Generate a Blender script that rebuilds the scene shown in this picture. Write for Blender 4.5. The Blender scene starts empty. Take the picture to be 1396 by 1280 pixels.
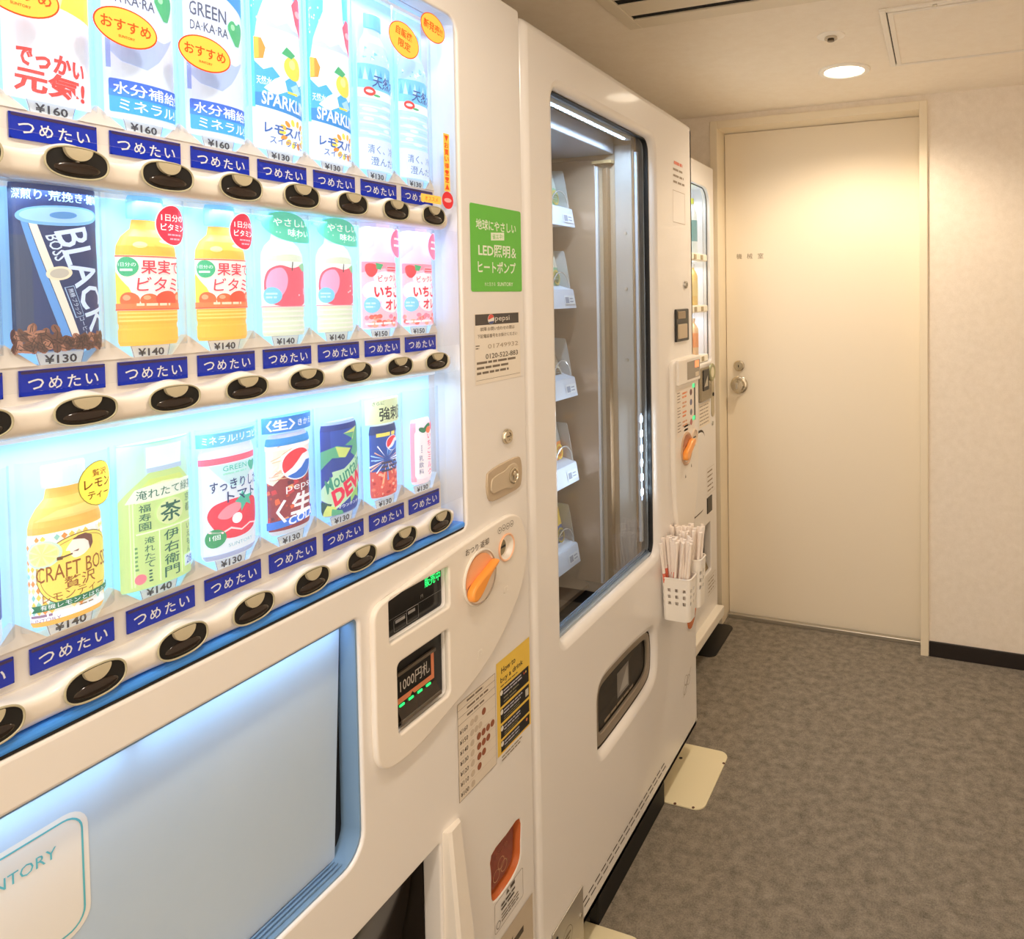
import bpy, bmesh, math, random
from mathutils import Vector, Matrix
from mathutils.geometry import tessellate_polygon
from math import pi, sin, cos, radians, sqrt, atan2
random.seed(7)
S = bpy.context.scene
COL = S.collection

# ------------------------------------------------------------------ camera, view, light
W, H = 1396.0, 1280.0
CAM = (0.6705, 0.0, 1.345)
TH, PITCH, ROLL, F, CX, CY = 0.3611, 0.0295, -0.0130, 997.316, 904.774, 430.241
fw = Vector((-sin(TH)*cos(PITCH), cos(TH)*cos(PITCH), -sin(PITCH)))
rt = Vector((cos(TH), sin(TH), 0)); up = rt.cross(fw)
r2 = rt*cos(ROLL) + up*sin(ROLL); u2 = up*cos(ROLL) - rt*sin(ROLL)
cd = bpy.data.cameras.new('camera'); cam = bpy.data.objects.new('camera', cd); COL.objects.link(cam)
cam.matrix_world = Matrix.Translation(CAM) @ Matrix((r2, u2, -fw)).transposed().to_4x4()
cd.sensor_fit = 'HORIZONTAL'; cd.sensor_width = 36.0; cd.lens = F/W*36.0
cd.shift_x = (W/2 - CX)/W; cd.shift_y = (CY - H/2)/W
cd.clip_start = 0.02; cd.clip_end = 50
S.camera = cam
S.view_settings.view_transform = 'Standard'; S.view_settings.look = 'None'
S.view_settings.exposure = 0.22; S.view_settings.gamma = 1.0; S.view_settings.use_curve_mapping = False
S.cycles.max_bounces = 10; S.cycles.diffuse_bounces = 6; S.cycles.glossy_bounces = 5
S.cycles.transmission_bounces = 6; S.cycles.transparent_max_bounces = 32
S.cycles.caustics_reflective = False; S.cycles.caustics_refractive = False
S.cycles.sample_clamp_indirect = 4.0

def lin(c):
    r = []
    for v in c[:3]:
        v = v/255.0
        r.append(v/12.92 if v <= 0.04045 else ((v+0.055)/1.055)**2.4)
    return (r[0], r[1], r[2], 1.0)

WARM = (1.0, 0.82, 0.62)
NEUTRAL = (1.0, 0.88, 0.73)      # the added, unseen near downlights are a little whiter
COOL = (0.60, 0.82, 1.0)
world = bpy.data.worlds.new('world'); S.world = world; world.use_nodes = True
world.node_tree.nodes['Background'].inputs[0].default_value = (1.0, 0.83, 0.64, 1)
world.node_tree.nodes['Background'].inputs[1].default_value = 2.1  # warm ambient fill added through the open near end of the corridor

def lamp(name, kind, loc, energy, color, parent=None, target=None, **kw):
    l = bpy.data.lights.new(name, kind); l.energy = energy; l.color = color
    for k, v in kw.items(): setattr(l, k, v)
    o = bpy.data.objects.new(name, l); COL.objects.link(o); o.location = loc
    if target is not None:
        o.rotation_euler = (Vector(target)-Vector(loc)).to_track_quat('-Z', 'Y').to_euler()
    if parent is not None:
        o.parent = parent; o.matrix_parent_inverse = Matrix.Translation(-Vector(parent.location))
    return o

# ceiling downlights (x, y, power, spot angle), all but the first unseen and added for light; fixtures are built further down
DOWN = [(0.385, 2.42, 31, 152), (0.40, 0.50, 18, 172), (0.40, -0.25, 18, 172), (0.40, -1.10, 18, 172)]
CEIL = 2.053

# ------------------------------------------------------------------ materials
MATS = {}
def M(name, rgb, rough=0.5, metal=0.0, emit=0.0, ecol=None, spec=0.5, coat=0.0, alpha=1.0, bump=None):
    if name in MATS: return MATS[name]
    m = bpy.data.materials.new(name); m.use_nodes = True
    b = m.node_tree.nodes['Principled BSDF']
    b.inputs['Base Color'].default_value = lin(rgb)
    b.inputs['Roughness'].default_value = rough; b.inputs['Metallic'].default_value = metal
    b.inputs['Specular IOR Level'].default_value = spec
    b.inputs['Coat Weight'].default_value = coat
    b.inputs['Coat Roughness'].default_value = 0.08
    if emit:
        b.inputs['Emission Color'].default_value = lin(ecol or rgb)
        b.inputs['Emission Strength'].default_value = emit
    if bump:
        n = m.node_tree.nodes; t = n.new('ShaderNodeTexNoise'); t.inputs['Scale'].default_value = bump[0]
        t.inputs['Detail'].default_value = 3
        g = n.new('ShaderNodeNewGeometry'); m.node_tree.links.new(g.outputs['Position'], t.inputs['Vector'])
        bp = n.new('ShaderNodeBump'); bp.inputs['Strength'].default_value = bump[1]; bp.inputs['Distance'].default_value = bump[2]
        m.node_tree.links.new(t.outputs['Fac'], bp.inputs['Height']); m.node_tree.links.new(bp.outputs['Normal'], b.inputs['Normal'])
    MATS[name] = m
    return m

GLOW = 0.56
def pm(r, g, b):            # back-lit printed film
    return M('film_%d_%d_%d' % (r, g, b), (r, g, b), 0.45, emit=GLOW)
def ink(r, g, b, rough=0.5):            # ordinary print / plastic
    return M('ink_%d_%d_%d' % (r, g, b), (r, g, b), rough)

def glassmat(name, tint=(1, 1, 1), ior=1.45, rough=0.0, haze=0.0, hazecol=(1, 1, 1)):
    m = bpy.data.materials.new(name); m.use_nodes = True
    nt = m.node_tree; nt.nodes.clear()
    out = nt.nodes.new('ShaderNodeOutputMaterial'); mix = nt.nodes.new('ShaderNodeMixShader')
    fr = nt.nodes.new('ShaderNodeFresnel'); ge = nt.nodes.new('ShaderNodeNewGeometry'); mi = nt.nodes.new('ShaderNodeMapRange')
    mi.inputs['To Min'].default_value = ior; mi.inputs['To Max'].default_value = 1/ior      # thin sheet: no total reflection at the far face
    nt.links.new(ge.outputs['Backfacing'], mi.inputs['Value']); nt.links.new(mi.outputs[0], fr.inputs['IOR'])
    tr = nt.nodes.new('ShaderNodeBsdfTransparent'); tr.inputs[0].default_value = (*tint, 1)
    gl = nt.nodes.new('ShaderNodeBsdfGlossy'); gl.inputs['Roughness'].default_value = rough
    nt.links.new(fr.outputs[0], mix.inputs[0]); nt.links.new(gl.outputs[0], mix.inputs[2])
    if haze:
        df = nt.nodes.new('ShaderNodeBsdfDiffuse'); df.inputs[0].default_value = (*hazecol, 1)
        m2 = nt.nodes.new('ShaderNodeMixShader'); m2.inputs[0].default_value = haze
        nt.links.new(tr.outputs[0], m2.inputs[1]); nt.links.new(df.outputs[0], m2.inputs[2]); nt.links.new(m2.outputs[0], mix.inputs[1])
    else:
        nt.links.new(tr.outputs[0], mix.inputs[1])
    nt.links.new(mix.outputs[0], out.inputs[0])
    MATS[name] = m
    return m

CREAM = M('cream_plastic', (240, 234, 226), 0.32, coat=0.15)
CABINET = M('cream_enamel', (239, 236, 234), 0.30, coat=0.25)
SHELF = M('shelf_plastic', (236, 232, 226), 0.45)
BLACK = M('black_plastic', (16, 15, 15), 0.35)
RUBBER = M('dark_gasket', (22, 24, 28), 0.5)
VOID = M('dark_interior', (14, 12, 11), 0.6)
LENS = M('dark_button_lens', (38, 27, 22), 0.16, coat=0.3)
RIM = M('olive_rim', (186, 180, 152), 0.35)
TAB = M('button_tab', (182, 172, 146), .35)
CHROME = M('brushed_steel', (205, 200, 190), 0.28, metal=0.9)
STEEL = M('satin_steel', (190, 185, 176), 0.35, metal=0.7)
BRASS = M('warm_chrome', (214, 204, 184), 0.2, metal=0.9)
GLASS = glassmat('window_glass', (0.93, 0.95, 0.95), 1.52)
PANE = glassmat('clear_acrylic', (0.985, 0.99, 1.0), 1.30)
CLEAR = glassmat('clear_case', (0.97, 0.985, 1.0), 1.25, 0.05, haze=0.03, hazecol=(0.8, 0.92, 1))
WHITE_FILM = pm(236, 243, 252)

# ------------------------------------------------------------------ object helpers
def link(o, parent=None):
    COL.objects.link(o)
    if parent is not None:
        o.parent = parent
        if parent.type == 'EMPTY': o.matrix_parent_inverse = Matrix.Translation(-Vector(parent.location))
    return o
def tag(o, label=None, cat=None, group=None, kind=None):
    if label: o['label'] = label
    if cat: o['category'] = cat
    if group: o['group'] = group
    if kind: o['kind'] = kind
    return o
def thing(name, label, cat, loc, group=None, kind=None):
    o = bpy.data.objects.new(name, None); o.empty_display_size = 0.05; o.location = loc
    COL.objects.link(o); return tag(o, label, cat, group, kind)
def mesh(name, verts, faces, mats, fmi=None, parent=None, smooth=False, auto=None):
    me = bpy.data.meshes.new(name); me.from_pydata([tuple(v) for v in verts], [], faces)
    if not isinstance(mats, (list, tuple)): mats = [mats]
    for m in mats: me.materials.append(m)
    if fmi: me.polygons.foreach_set('material_index', fmi)
    if smooth: me.polygons.foreach_set('use_smooth', [True]*len(me.polygons))
    me.update()
    if auto is not None and smooth:
        me.set_sharp_from_angle(angle=radians(auto))
    o = bpy.data.objects.new(name, me)
    return link(o, parent)

class MB:
    """collects shapes, each with its material, into one mesh"""
    def __init__(s): s.v = []; s.f = []; s.m = []; s.mats = []
    def mi(s, m):
        if m not in s.mats: s.mats.append(m)
        return s.mats.index(m)
    def add(s, v, f, m):
        k = len(s.v); s.v += [tuple(p) for p in v]; i = s.mi(m)
        for q in f: s.f.append(tuple(a+k for a in q)); s.m.append(i)
    def box(s, x0, x1, y0, y1, z0, z1, m):
        v = [(x, y, z) for x in (x0, x1) for y in (y0, y1) for z in (z0, z1)]
        s.add(v, [(0, 1, 3, 2), (4, 6, 7, 5), (0, 4, 5, 1), (2, 3, 7, 6), (0, 2, 6, 4), (1, 5, 7, 3)], m)
    def bbox(s, x0, x1, y0, y1, z0, z1, m, b=0.003, seg=2):      # bevelled box
        bm = bmesh.new(); bmesh.ops.create_cube(bm, size=1)
        for v in bm.verts: v.co = Vector(((x0+x1)/2+v.co.x*(x1-x0), (y0+y1)/2+v.co.y*(y1-y0), (z0+z1)/2+v.co.z*(z1-z0)))
        bmesh.ops.bevel(bm, geom=bm.edges[:], offset=b, segments=seg, affect='EDGES', profile=0.5)
        s.bm(bm, m)
    def bm(s, bm, m):
        bm.verts.index_update()
        s.add([v.co.copy() for v in bm.verts], [tuple(v.index for v in f.verts) for f in bm.faces], m); bm.free()
    def lathe(s, prof, c, axis, m, n=24, a0=0, a1=2*pi):     # prof [(r, h)]
        full = abs(a1-a0-2*pi) < 1e-6; k = n if full else n+1
        v = []
        for r, h in prof:
            for i in range(k):
                a = a0+(a1-a0)*i/n; p = (r*cos(a), r*sin(a), h)
                if axis == 'x': p = (p[2], p[0], p[1])
                elif axis == 'y': p = (p[1], p[2], p[0])
                v.append((c[0]+p[0], c[1]+p[1], c[2]+p[2]))
        f = []
        for j in range(len(prof)-1):
            for i in range(n):
                a = j*k+i; b = j*k+(i+1) % k
                f.append((a, b, b+k, a+k))
        s.add(v, f, m)
    def cyl(s, c, r, h0, h1, axis, m, n=24, b=0.0):
        p = [(0.00001, h0), (r-b, h0), (r, h0+b), (r, h1-b), (r-b, h1), (0.00001, h1)] if b else [(0.00001, h0), (r, h0), (r, h1), (0.00001, h1)]
        s.lathe(p, c, axis, m, n)
    def tube(s, pts, r, m, n=8, closed=False):
        pts = [Vector(p) for p in pts]; k = len(pts); v = []; f = []; ref = None
        for i, p in enumerate(pts):
            a = pts[(i-1) % k] if (closed or i > 0) else p
            b = pts[(i+1) % k] if (closed or i < k-1) else p
            t = (b-a).normalized()
            if ref is None: ref = t.orthogonal()
            ref = (ref - t*ref.dot(t)).normalized(); w = t.cross(ref)
            rr = r[i] if isinstance(r, (list, tuple)) else r
            for j in range(n):
                q = 2*pi*j/n; v.append(p+ref*cos(q)*rr+w*sin(q)*rr)
        for i in range(k if closed else k-1):
            for j in range(n):
                a = i*n; b = ((i+1) % k)*n
                f.append((a+j, a+(j+1) % n, b+(j+1) % n, b+j))
        if not closed:
            f.append(tuple(range(n-1, -1, -1))); f.append(tuple((k-1)*n+j for j in range(n)))
        s.add(v, f, m)
    def build(s, name, parent=None, smooth=False, auto=40):
        return mesh(name, s.v, s.f, s.mats, s.m, parent, smooth, auto)

# 2-D outlines
def rrect(x0, y0, x1, y1, r=0.0, n=6):
    if not isinstance(r, (list, tuple)) and r <= 0: return [(x0, y0), (x1, y0), (x1, y1), (x0, y1)]
    rs = r if isinstance(r, (list, tuple)) else (r,)*4      # bl br tr tl
    p = []
    for (cx, cy, a), q in zip(((x0, y0, pi), (x1, y0, 1.5*pi), (x1, y1, 0), (x0, y1, .5*pi)), rs):
        if q <= 0: p.append((cx, cy)); continue
        ox = cx+q if cx == x0 else cx-q; oy = cy+q if cy == y0 else cy-q
        p += [(ox+q*cos(a+.5*pi*i/n), oy+q*sin(a+.5*pi*i/n)) for i in range(n+1)]
    return p
def ell(cx, cy, rx, ry, n=28, e=2.0, rot=0.0):
    o = []
    for i in range(n):
        a = 2*pi*i/n; c, s_ = cos(a), sin(a)
        x = rx*math.copysign(abs(c)**(2/e), c); y = ry*math.copysign(abs(s_)**(2/e), s_)
        o.append((cx+x*cos(rot)-y*sin(rot), cy+x*sin(rot)+y*cos(rot)))
    return o
def smooth_poly(pts, n=6):      # closed Catmull-Rom
    k = len(pts); o = []
    for i in range(k):
        p0, p1, p2, p3 = (Vector(pts[(i+d) % k]) for d in (-1, 0, 1, 2))
        for j in range(n):
            t = j/n
            q = 0.5*((2*p1)+(-p0+p2)*t+(2*p0-5*p1+4*p2-p3)*t*t+(-p0+3*p1-3*p2+p3)*t**3)
            o.append((q.x, q.y))
    return o
def area(p): return sum(p[i][0]*p[(i+1) % len(p)][1]-p[(i+1) % len(p)][0]*p[i][1] for i in range(len(p)))/2
def chaikin(pts, k=2, closed=True):
    for _ in range(k):
        o = []; n = len(pts)
        for i in range(n if closed else n-1):
            a, b = pts[i], pts[(i+1) % n]
            o += [(.75*a[0]+.25*b[0], .75*a[1]+.25*b[1]), (.25*a[0]+.75*b[0], .25*a[1]+.75*b[1])]
        pts = o if closed else [pts[0]]+o+[pts[-1]]
    return pts

def curve_mesh(outlines, ext, bev, res=3):
    c = bpy.data.curves.new('tmp', 'CURVE'); c.dimensions = '2D'; c.fill_mode = 'BOTH'
    for k, p in enumerate(outlines):
        if (area(p) > 0) != (k == 0): p = p[::-1]
        s = c.splines.new('POLY'); s.points.add(len(p)-1); s.use_cyclic_u = True
        for q, t in zip(s.points, p): q.co = (t[0], t[1], 0, 1)
    c.extrude = max(0.0, ext-bev); c.bevel_depth = bev; c.bevel_resolution = res; c.offset = -bev
    o = bpy.data.objects.new('tmp', c); COL.objects.link(o)
    me = bpy.data.meshes.new_from_object(o.evaluated_get(bpy.context.evaluated_depsgraph_get()))
    v = [tuple(q.co) for q in me.vertices]; f = [tuple(q.vertices) for q in me.polygons]
    bpy.data.objects.remove(o); bpy.data.curves.remove(c); bpy.data.meshes.remove(me)
    return v, f
def plate(mb, outlines, x0, x1, bev, m, res=3):       # outlines in (y, z), thickness along x
    v, f = curve_mesh(outlines, (x1-x0)/2, bev, res)
    mid = (x0+x1)/2
    mb.add([(mid+p[2], p[0], p[1]) for p in v], f, m)
def plate_obj(name, outlines, x0, x1, bev, m, parent, smooth=True, auto=35):
    mb = MB(); plate(mb, outlines, x0, x1, bev, m); return mb.build(name, parent, smooth, auto)

# lettering
_TX = {}
def gtext(s, bold):
    if (s, bold) in _TX: return _TX[(s, bold)]
    c = bpy.data.curves.new('tmp', 'FONT'); c.body = s; c.offset = bold; c.resolution_u = 2
    o = bpy.data.objects.new('tmp', c); COL.objects.link(o)
    me = bpy.data.meshes.new_from_object(o.evaluated_get(bpy.context.evaluated_depsgraph_get()))
    v = [(q.co.x, q.co.y) for q in me.vertices]; f = [tuple(q.vertices) for q in me.polygons]
    bpy.data.objects.remove(o); bpy.data.curves.remove(c); bpy.data.meshes.remove(me)
    xs = [p[0] for p in v] or [0, 1]; ys = [p[1] for p in v] or [0, 1]
    _TX[(s, bold)] = (v, f, min(xs), max(xs), min(ys), max(ys))
    return _TX[(s, bold)]

class Print:
    """flat artwork in (u, v) metres, cut along u so it can follow a rounded surface"""
    STEP = 0.005
    def __init__(s, surf, curved=False): s.surf = surf; s.curved = curved; s.items = []
    def raw(s, v, f, m, layer): s.items.append((v, f, m, layer)); return s
    def poly(s, pts, m, layer=1):
        t = tessellate_polygon([[Vector((p[0], p[1], 0)) for p in pts]])
        t = [q if area([pts[i] for i in q]) > 0 else q[::-1] for q in t]
        return s.raw(pts, t, m, layer)
    def rect(s, x0, y0, x1, y1, m, layer=1, r=0.0): return s.poly(rrect(x0, y0, x1, y1, r), m, layer)
    def ell(s, cx, cy, rx, ry, m, layer=1, n=28, rot=0.0, e=2.0): return s.poly(ell(cx, cy, rx, ry, n, e, rot), m, layer)
    def ring(s, pts, w, m, layer=1):
        n = len(pts); inn = []
        sg = 1 if area(pts) > 0 else -1
        for i in range(n):
            a, b, c = (Vector(pts[(i+d) % n]) for d in (-1, 0, 1))
            e1 = (b-a); e2 = (c-b)
            if e1.length < 1e-9: e1 = e2
            if e2.length < 1e-9: e2 = e1
            n1 = Vector((-e1.y, e1.x)).normalized(); n2 = Vector((-e2.y, e2.x)).normalized()
            d = (n1+n2); d = d.normalized() if d.length > 1e-6 else n1
            k = 1/max(.35, d.dot(n1)); q = b+d*w*k*sg; inn.append((q.x, q.y))
        f = [(i, (i+1) % n, n+(i+1) % n, n+i) for i in range(n)]
        return s.raw(list(pts)+inn, f, m, layer)
    def line(s, x0, y0, x1, y1, w, m, layer=1):
        d = Vector((x1-x0, y1-y0)).normalized(); p = Vector((-d.y, d.x))*w/2
        return s.poly([(x0+p.x*-1, y0-p.y), (x1-p.x, y1-p.y), (x1+p.x, y1+p.y), (x0+p.x, y0+p.y)], m, layer)
    def text(s, t, cx, cy, m, h=None, w=None, layer=2, bold=0.0, shear=0.0, rot=0.0, arc=0.0):
        v, f, a0, a1, b0, b1 = gtext(t, bold)
        sx = w/(a1-a0) if w else None; sy = h/(b1-b0) if h else None
        if sx is None: sx = sy
        if sy is None: sy = sx
        mx, my = (a0+a1)/2, (b0+b1)/2; o = []
        for p in v:
            x = (p[0]-mx)*sx; y = (p[1]-my)*sy; x += shear*y
            y -= arc*x*x
            if rot: x, y = x*cos(rot)-y*sin(rot), x*sin(rot)+y*cos(rot)
            o.append((cx+x, cy+y))
        return s.raw(o, f, m, layer)
    def vtext(s, t, cx, y1, y0, m, w, layer=2, bold=0.0):
        n = len(t); d = (y1-y0)/n
        for i, ch in enumerate(t): s.text(ch, cx, y1-d*(i+.5), m, h=d*.84 if ch not in 'ー・いうこ' else d*.7, w=w, layer=layer, bold=bold)
        return s
    def dashes(s, x0, y0, x1, y1, rows, m, layer=2, fill=0.5, seed=1):       # lines of writing too small to read
        rnd = random.Random(seed); d = (y1-y0)/rows
        for i in range(rows):
            y = y1-d*(i+.5); x = x0; e = x0+(x1-x0)*rnd.uniform(.72, 1)
            while x < e-1e-5:
                l = min(rnd.uniform(1.2, 3.6)*d, e-x)
                s.rect(x, y-d*fill/2, x+l, y+d*fill/2, m, layer); x += l+d*.35
        return s
    def build(s, name, parent=None, extra=None):
        V = []; Fc = []; MI = []; mats = []
        if extra:
            for v, f, m in extra:
                if m not in mats: mats.append(m)
                k = len(V); V += [tuple(p) for p in v]
                for q in f: Fc.append(tuple(a+k for a in q)); MI.append(mats.index(m))
        for v, f, m, layer in s.items:
            if m not in mats: mats.append(m)
            i = mats.index(m)
            if s.curved:
                bm = bmesh.new(); bv = [bm.verts.new((p[0], p[1], 0)) for p in v]
                for q in f:
                    try: bm.faces.new([bv[a] for a in q])
                    except ValueError: pass
                xs = [p[0] for p in v]; c = math.floor(min(xs)/s.STEP)+1
                while c*s.STEP < max(xs)-1e-6:
                    bmesh.ops.bisect_plane(bm, geom=bm.verts[:]+bm.edges[:]+bm.faces[:], plane_co=(c*s.STEP, 0, 0), plane_no=(1, 0, 0), dist=1e-7); c += 1
                for z in getattr(s.surf, 'vs', ()):
                    if min(p[1] for p in v)+1e-6 < z < max(p[1] for p in v)-1e-6: bmesh.ops.bisect_plane(bm, geom=bm.verts[:]+bm.edges[:]+bm.faces[:], plane_co=(0, z, 0), plane_no=(0, 1, 0), dist=1e-7)
                bm.verts.index_update()
                v = [(q.co.x, q.co.y) for q in bm.verts]; f = [tuple(q.index for q in g.verts) for g in bm.faces]; bm.free()
            k = len(V); V += [s.surf(p[0], p[1], layer) for p in v]
            for q in f: Fc.append(tuple(a+k for a in q)); MI.append(i)
        return mesh(name, V, Fc, mats, MI, parent)

LY = 0.00022
def flat(x): return lambda u, v, l: (x+l*LY, u, v)            # artwork on a plane facing +x

# ------------------------------------------------------------------ the room
def noisy(name, c1, c2, s1, s2, rough, bump, dist=0.002):
    m = bpy.data.materials.new(name); m.use_nodes = True; n = m.node_tree.nodes; L = m.node_tree.links
    b = n['Principled BSDF']; b.inputs['Roughness'].default_value = rough; b.inputs['Specular IOR Level'].default_value = 0.2
    g = n.new('ShaderNodeNewGeometry')
    a = n.new('ShaderNodeTexNoise'); a.inputs['Scale'].default_value = s1; a.inputs['Detail'].default_value = 5; a.inputs['Roughness'].default_value = .65
    c = n.new('ShaderNodeTexNoise'); c.inputs['Scale'].default_value = s2; c.inputs['Detail'].default_value = 4; c.inputs['Roughness'].default_value = .75
    mx = n.new('ShaderNodeMath'); mx.operation = 'ADD'
    r = n.new('ShaderNodeValToRGB')
    for t in (a, c): L.new(g.outputs['Position'], t.inputs['Vector'])
    L.new(a.outputs['Fac'], mx.inputs[0]); L.new(c.outputs['Fac'], mx.inputs[1])
    hf = n.new('ShaderNodeMath'); hf.operation = 'MULTIPLY'; hf.inputs[1].default_value = .5
    L.new(mx.outputs[0], hf.inputs[0]); L.new(hf.outputs[0], r.inputs[0])
    r.color_ramp.elements[0].position = .36; r.color_ramp.elements[0].color = lin(c1)
    r.color_ramp.elements[1].position = .64; r.color_ramp.elements[1].color = lin(c2)
    L.new(r.outputs[0], b.inputs['Base Color'])
    bp = n.new('ShaderNodeBump'); bp.inputs['Strength'].default_value = bump; bp.inputs['Distance'].default_value = dist
    L.new(c.outputs['Fac'], bp.inputs['Height']); L.new(bp.outputs[0], b.inputs['Normal'])
    MATS[name] = m
    return m
CARPET = noisy('grey_carpet', (102, 95, 85), (160, 151, 137), 34, 260, 0.95, 0.6, 0.003)
PAPER = noisy('woven_wallpaper', (236, 226, 212), (247, 238, 226), 40, 420, 0.75, 0.35, 0.0012)
CEILP = noisy('ceiling_paper', (246, 236, 220), (252, 244, 230), 30, 380, 0.8, 0.3, 0.001)
DOORP = M('cream_door_paint', (241, 230, 210), 0.55, spec=.3, bump=(600, .08, .001))
FRAMEP = M('cream_frame_paint', (238, 226, 202), 0.35)
BASEB = M('dark_baseboard', (30, 22, 20), 0.45)

YB, XL, XR, YN = 2.83, -0.80, 1.40, -1.70
def slab(name, x0, x1, y0, y1, z0, z1, m):
    b = MB(); b.box(x0, x1, y0, y1, z0, z1, m); return tag(b.build(name), kind='structure')
slab('floor', XL-.1, XR+.1, YN-.1, YB+.25, -.1, 0, CARPET)
slab('ceiling', XL-.1, XR+.1, YN-.1, YB+.25, CEIL, CEIL+.1, CEILP)
slab('wall_left', XL-.1, XL, YN-.1, YB+.2, 0, CEIL, PAPER)
slab('wall_right', XR, XR+.1, YN-.1, YB+.2, 0, CEIL, PAPER)
b = MB()       # back wall round the door opening
b.box(XL, -.172, YB, YB+.16, 0, CEIL, PAPER); b.box(.615, XR, YB, YB+.16, 0, CEIL, PAPER); b.box(-.172, .615, YB, YB+.16, 2.018, CEIL, PAPER)
tag(b.build('wall_back'), kind='structure')
b = MB(); b.bbox(.632, XR, YB-.008, YB, 0, .056, BASEB, .002); tag(b.build('baseboard_back'), kind='structure')
b = MB(); b.bbox(XR-.008, XR, YN, YB-.009, 0, .056, BASEB, .002); tag(b.build('baseboard_right'), kind='structure')

door = thing('door_1', 'cream steel door in the end wall with a round silver knob', 'door', (.22, 2.93, 0), kind='structure')
b = MB(); b.bbox(-.155, .600, 2.920, 2.955, .012, 1.996, DOORP, .0015)
b.build('door_leaf', door)
b = MB()
for x0, x1 in ((-.188, -.157), (.602, .630)): b.bbox(x0, x1, YB-.012, 2.965, 0, 2.03, FRAMEP, .002)
b.bbox(-.1572, .6022, YB-.012, 2.965, 1.999, 2.030, FRAMEP, .001)
b.build('door_frame', door)
b = MB(); b.bbox(-.156, .601, 2.895, 2.918, 0, .016, CHROME, .002); b.build('door_threshold', door)
b = MB()
kx, kz = -.1025, .968
b.lathe([(.0001, 0), (.036, 0), (.036, -.006), (.031, -.010), (.026, -.010), (.026, -.016), (.0001, -.016)], (kx, 2.920, kz), 'y', BRASS, 32)
b.lathe([(.020, -.010), (.020, -.030), (.024, -.036), (.024, -.044), (.0001, -.046)], (kx, 2.920, kz), 'y', BRASS, 28)
b.box(kx-.004, kx+.004, 2.8725, 2.8745, kz-.013, kz+.013, STEEL)
b.build('door_knob', door, True)
b = MB()
b.lathe([(.0001, 0), (.022, 0), (.022, -.008), (.018, -.012), (.013, -.012), (.013, -.015), (.0001, -.015)], (-.102, 2.920, 1.046), 'y', BRASS, 28)
b.box(-.1035, -.1005, 2.904, 2.9055, 1.041, 1.051, BLACK)
b.build('door_lock', door, True)
Print(lambda u, v, l: (u, 2.9198-l*LY, v)).text('機', -.098, 1.495, ink(148, 134, 114), h=.022, w=.023, bold=0).text('械', -.054, 1.495, ink(148, 134, 114), h=.022, w=.023, bold=0).text('室', -.009, 1.495, ink(148, 134, 114), h=.022, w=.023, bold=0).build('door_lettering', door)

# ceiling fittings
def downlight(x, y, power, ang, label):
    t = thing('ceiling_downlight', label, 'ceiling light', (x, y, CEIL), 'round downlights along the ceiling')
    b = MB(); b.lathe([(.060, -.001), (.064, -.006), (.078, -.006), (.081, -.003), (.081, 0)], (x, y, CEIL), 'z', M('white_trim', (250, 246, 238), .4), 40); b.build('trim_ring', t, True)
    b = MB(); b.lathe([(.0001, -.0032), (.061, -.0032)], (x, y, CEIL), 'z', M('lamp_diffuser', (255, 250, 240), .4, emit=9, ecol=(255, 240, 215)), 40); b.build('diffuser', t)
    lamp('downlight_lamp', 'SPOT', (x, y, CEIL-.012), power, WARM if y > 2 else NEUTRAL, t, (x, y, 0), spot_size=radians(ang), spot_blend=.55, shadow_soft_size=.05)
    return t
for (x, y, p, a), lb in zip(DOWN, ('round lit downlight in the ceiling in front of the cream door', 'added unseen downlight over the corridor opposite the drink machine', 'added unseen downlight behind the camera, second from the near end', 'added unseen downlight at the near end of the corridor')):
    downlight(x, y, p, a, lb)

t = thing('fire_sprinkler', 'small white ceiling sprinkler beside the access hatch', 'sprinkler', (.39, 2.08, CEIL))
b = MB(); b.lathe([(.0001, -.004), (.034, -.004), (.038, -.002), (.038, 0)], (.39, 2.08, CEIL), 'z', M('white_trim', (250, 246, 238), .4), 32); b.build('escutcheon', t, True)
b = MB(); b.lathe([(.016, -.003), (.018, -.010), (.016, -.011), (.010, -.0085), (.0001, -.0085)], (.39, 2.08, CEIL), 'z', M('cream_trim', (205, 194, 176), .4), 24); b.lathe([(.009, -.008), (.0095, -.0155), (.0001, -.0165)], (.39, 2.08, CEIL), 'z', M('sprinkler_dark', (96, 84, 66), .35, metal=.5), 20); b.build('sprinkler_head', t, True)

t = thing('access_hatch', 'square access hatch set flush in the ceiling', 'hatch', (.76, 2.18, CEIL))
hx0, hx1, hy0, hy1 = .528, 1.000, 1.932, 2.418
b = MB()
for x0, x1, y0, y1 in ((hx0, hx0+.016, hy0, hy1), (hx1-.016, hx1, hy0, hy1), (hx0+.016, hx1-.016, hy0, hy0+.016), (hx0+.016, hx1-.016, hy1-.016, hy1)):
    b.bbox(x0, x1, y0, y1, CEIL-.007, CEIL, M('hatch_frame', (236, 230, 220), .35), .0015)
b.build('hatch_frame', t)
b = MB(); b.box(hx0+.0155, hx1-.0155, hy0+.0155, hy1-.0155, CEIL-.0012, CEIL-.0002, VOID); b.build('hatch_gap', t)
b = MB(); b.bbox(hx0+.0195, hx1-.0195, hy0+.0195, hy1-.0190, CEIL-.0060, CEIL-.0014, CEILP, .001)
for x0, x1, y0, y1 in ((hx0+.0195, hx0+.0330, hy0+.0195, hy1-.019), (hx0+.033, hx1-.0195, hy0+.0195, hy0+.033)): b.bbox(x0, x1, y0, y1, CEIL-.0078, CEIL-.0055, M('hatch_frame', (236, 230, 220), .35), .0008)
b.build('hatch_panel', t)
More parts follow.
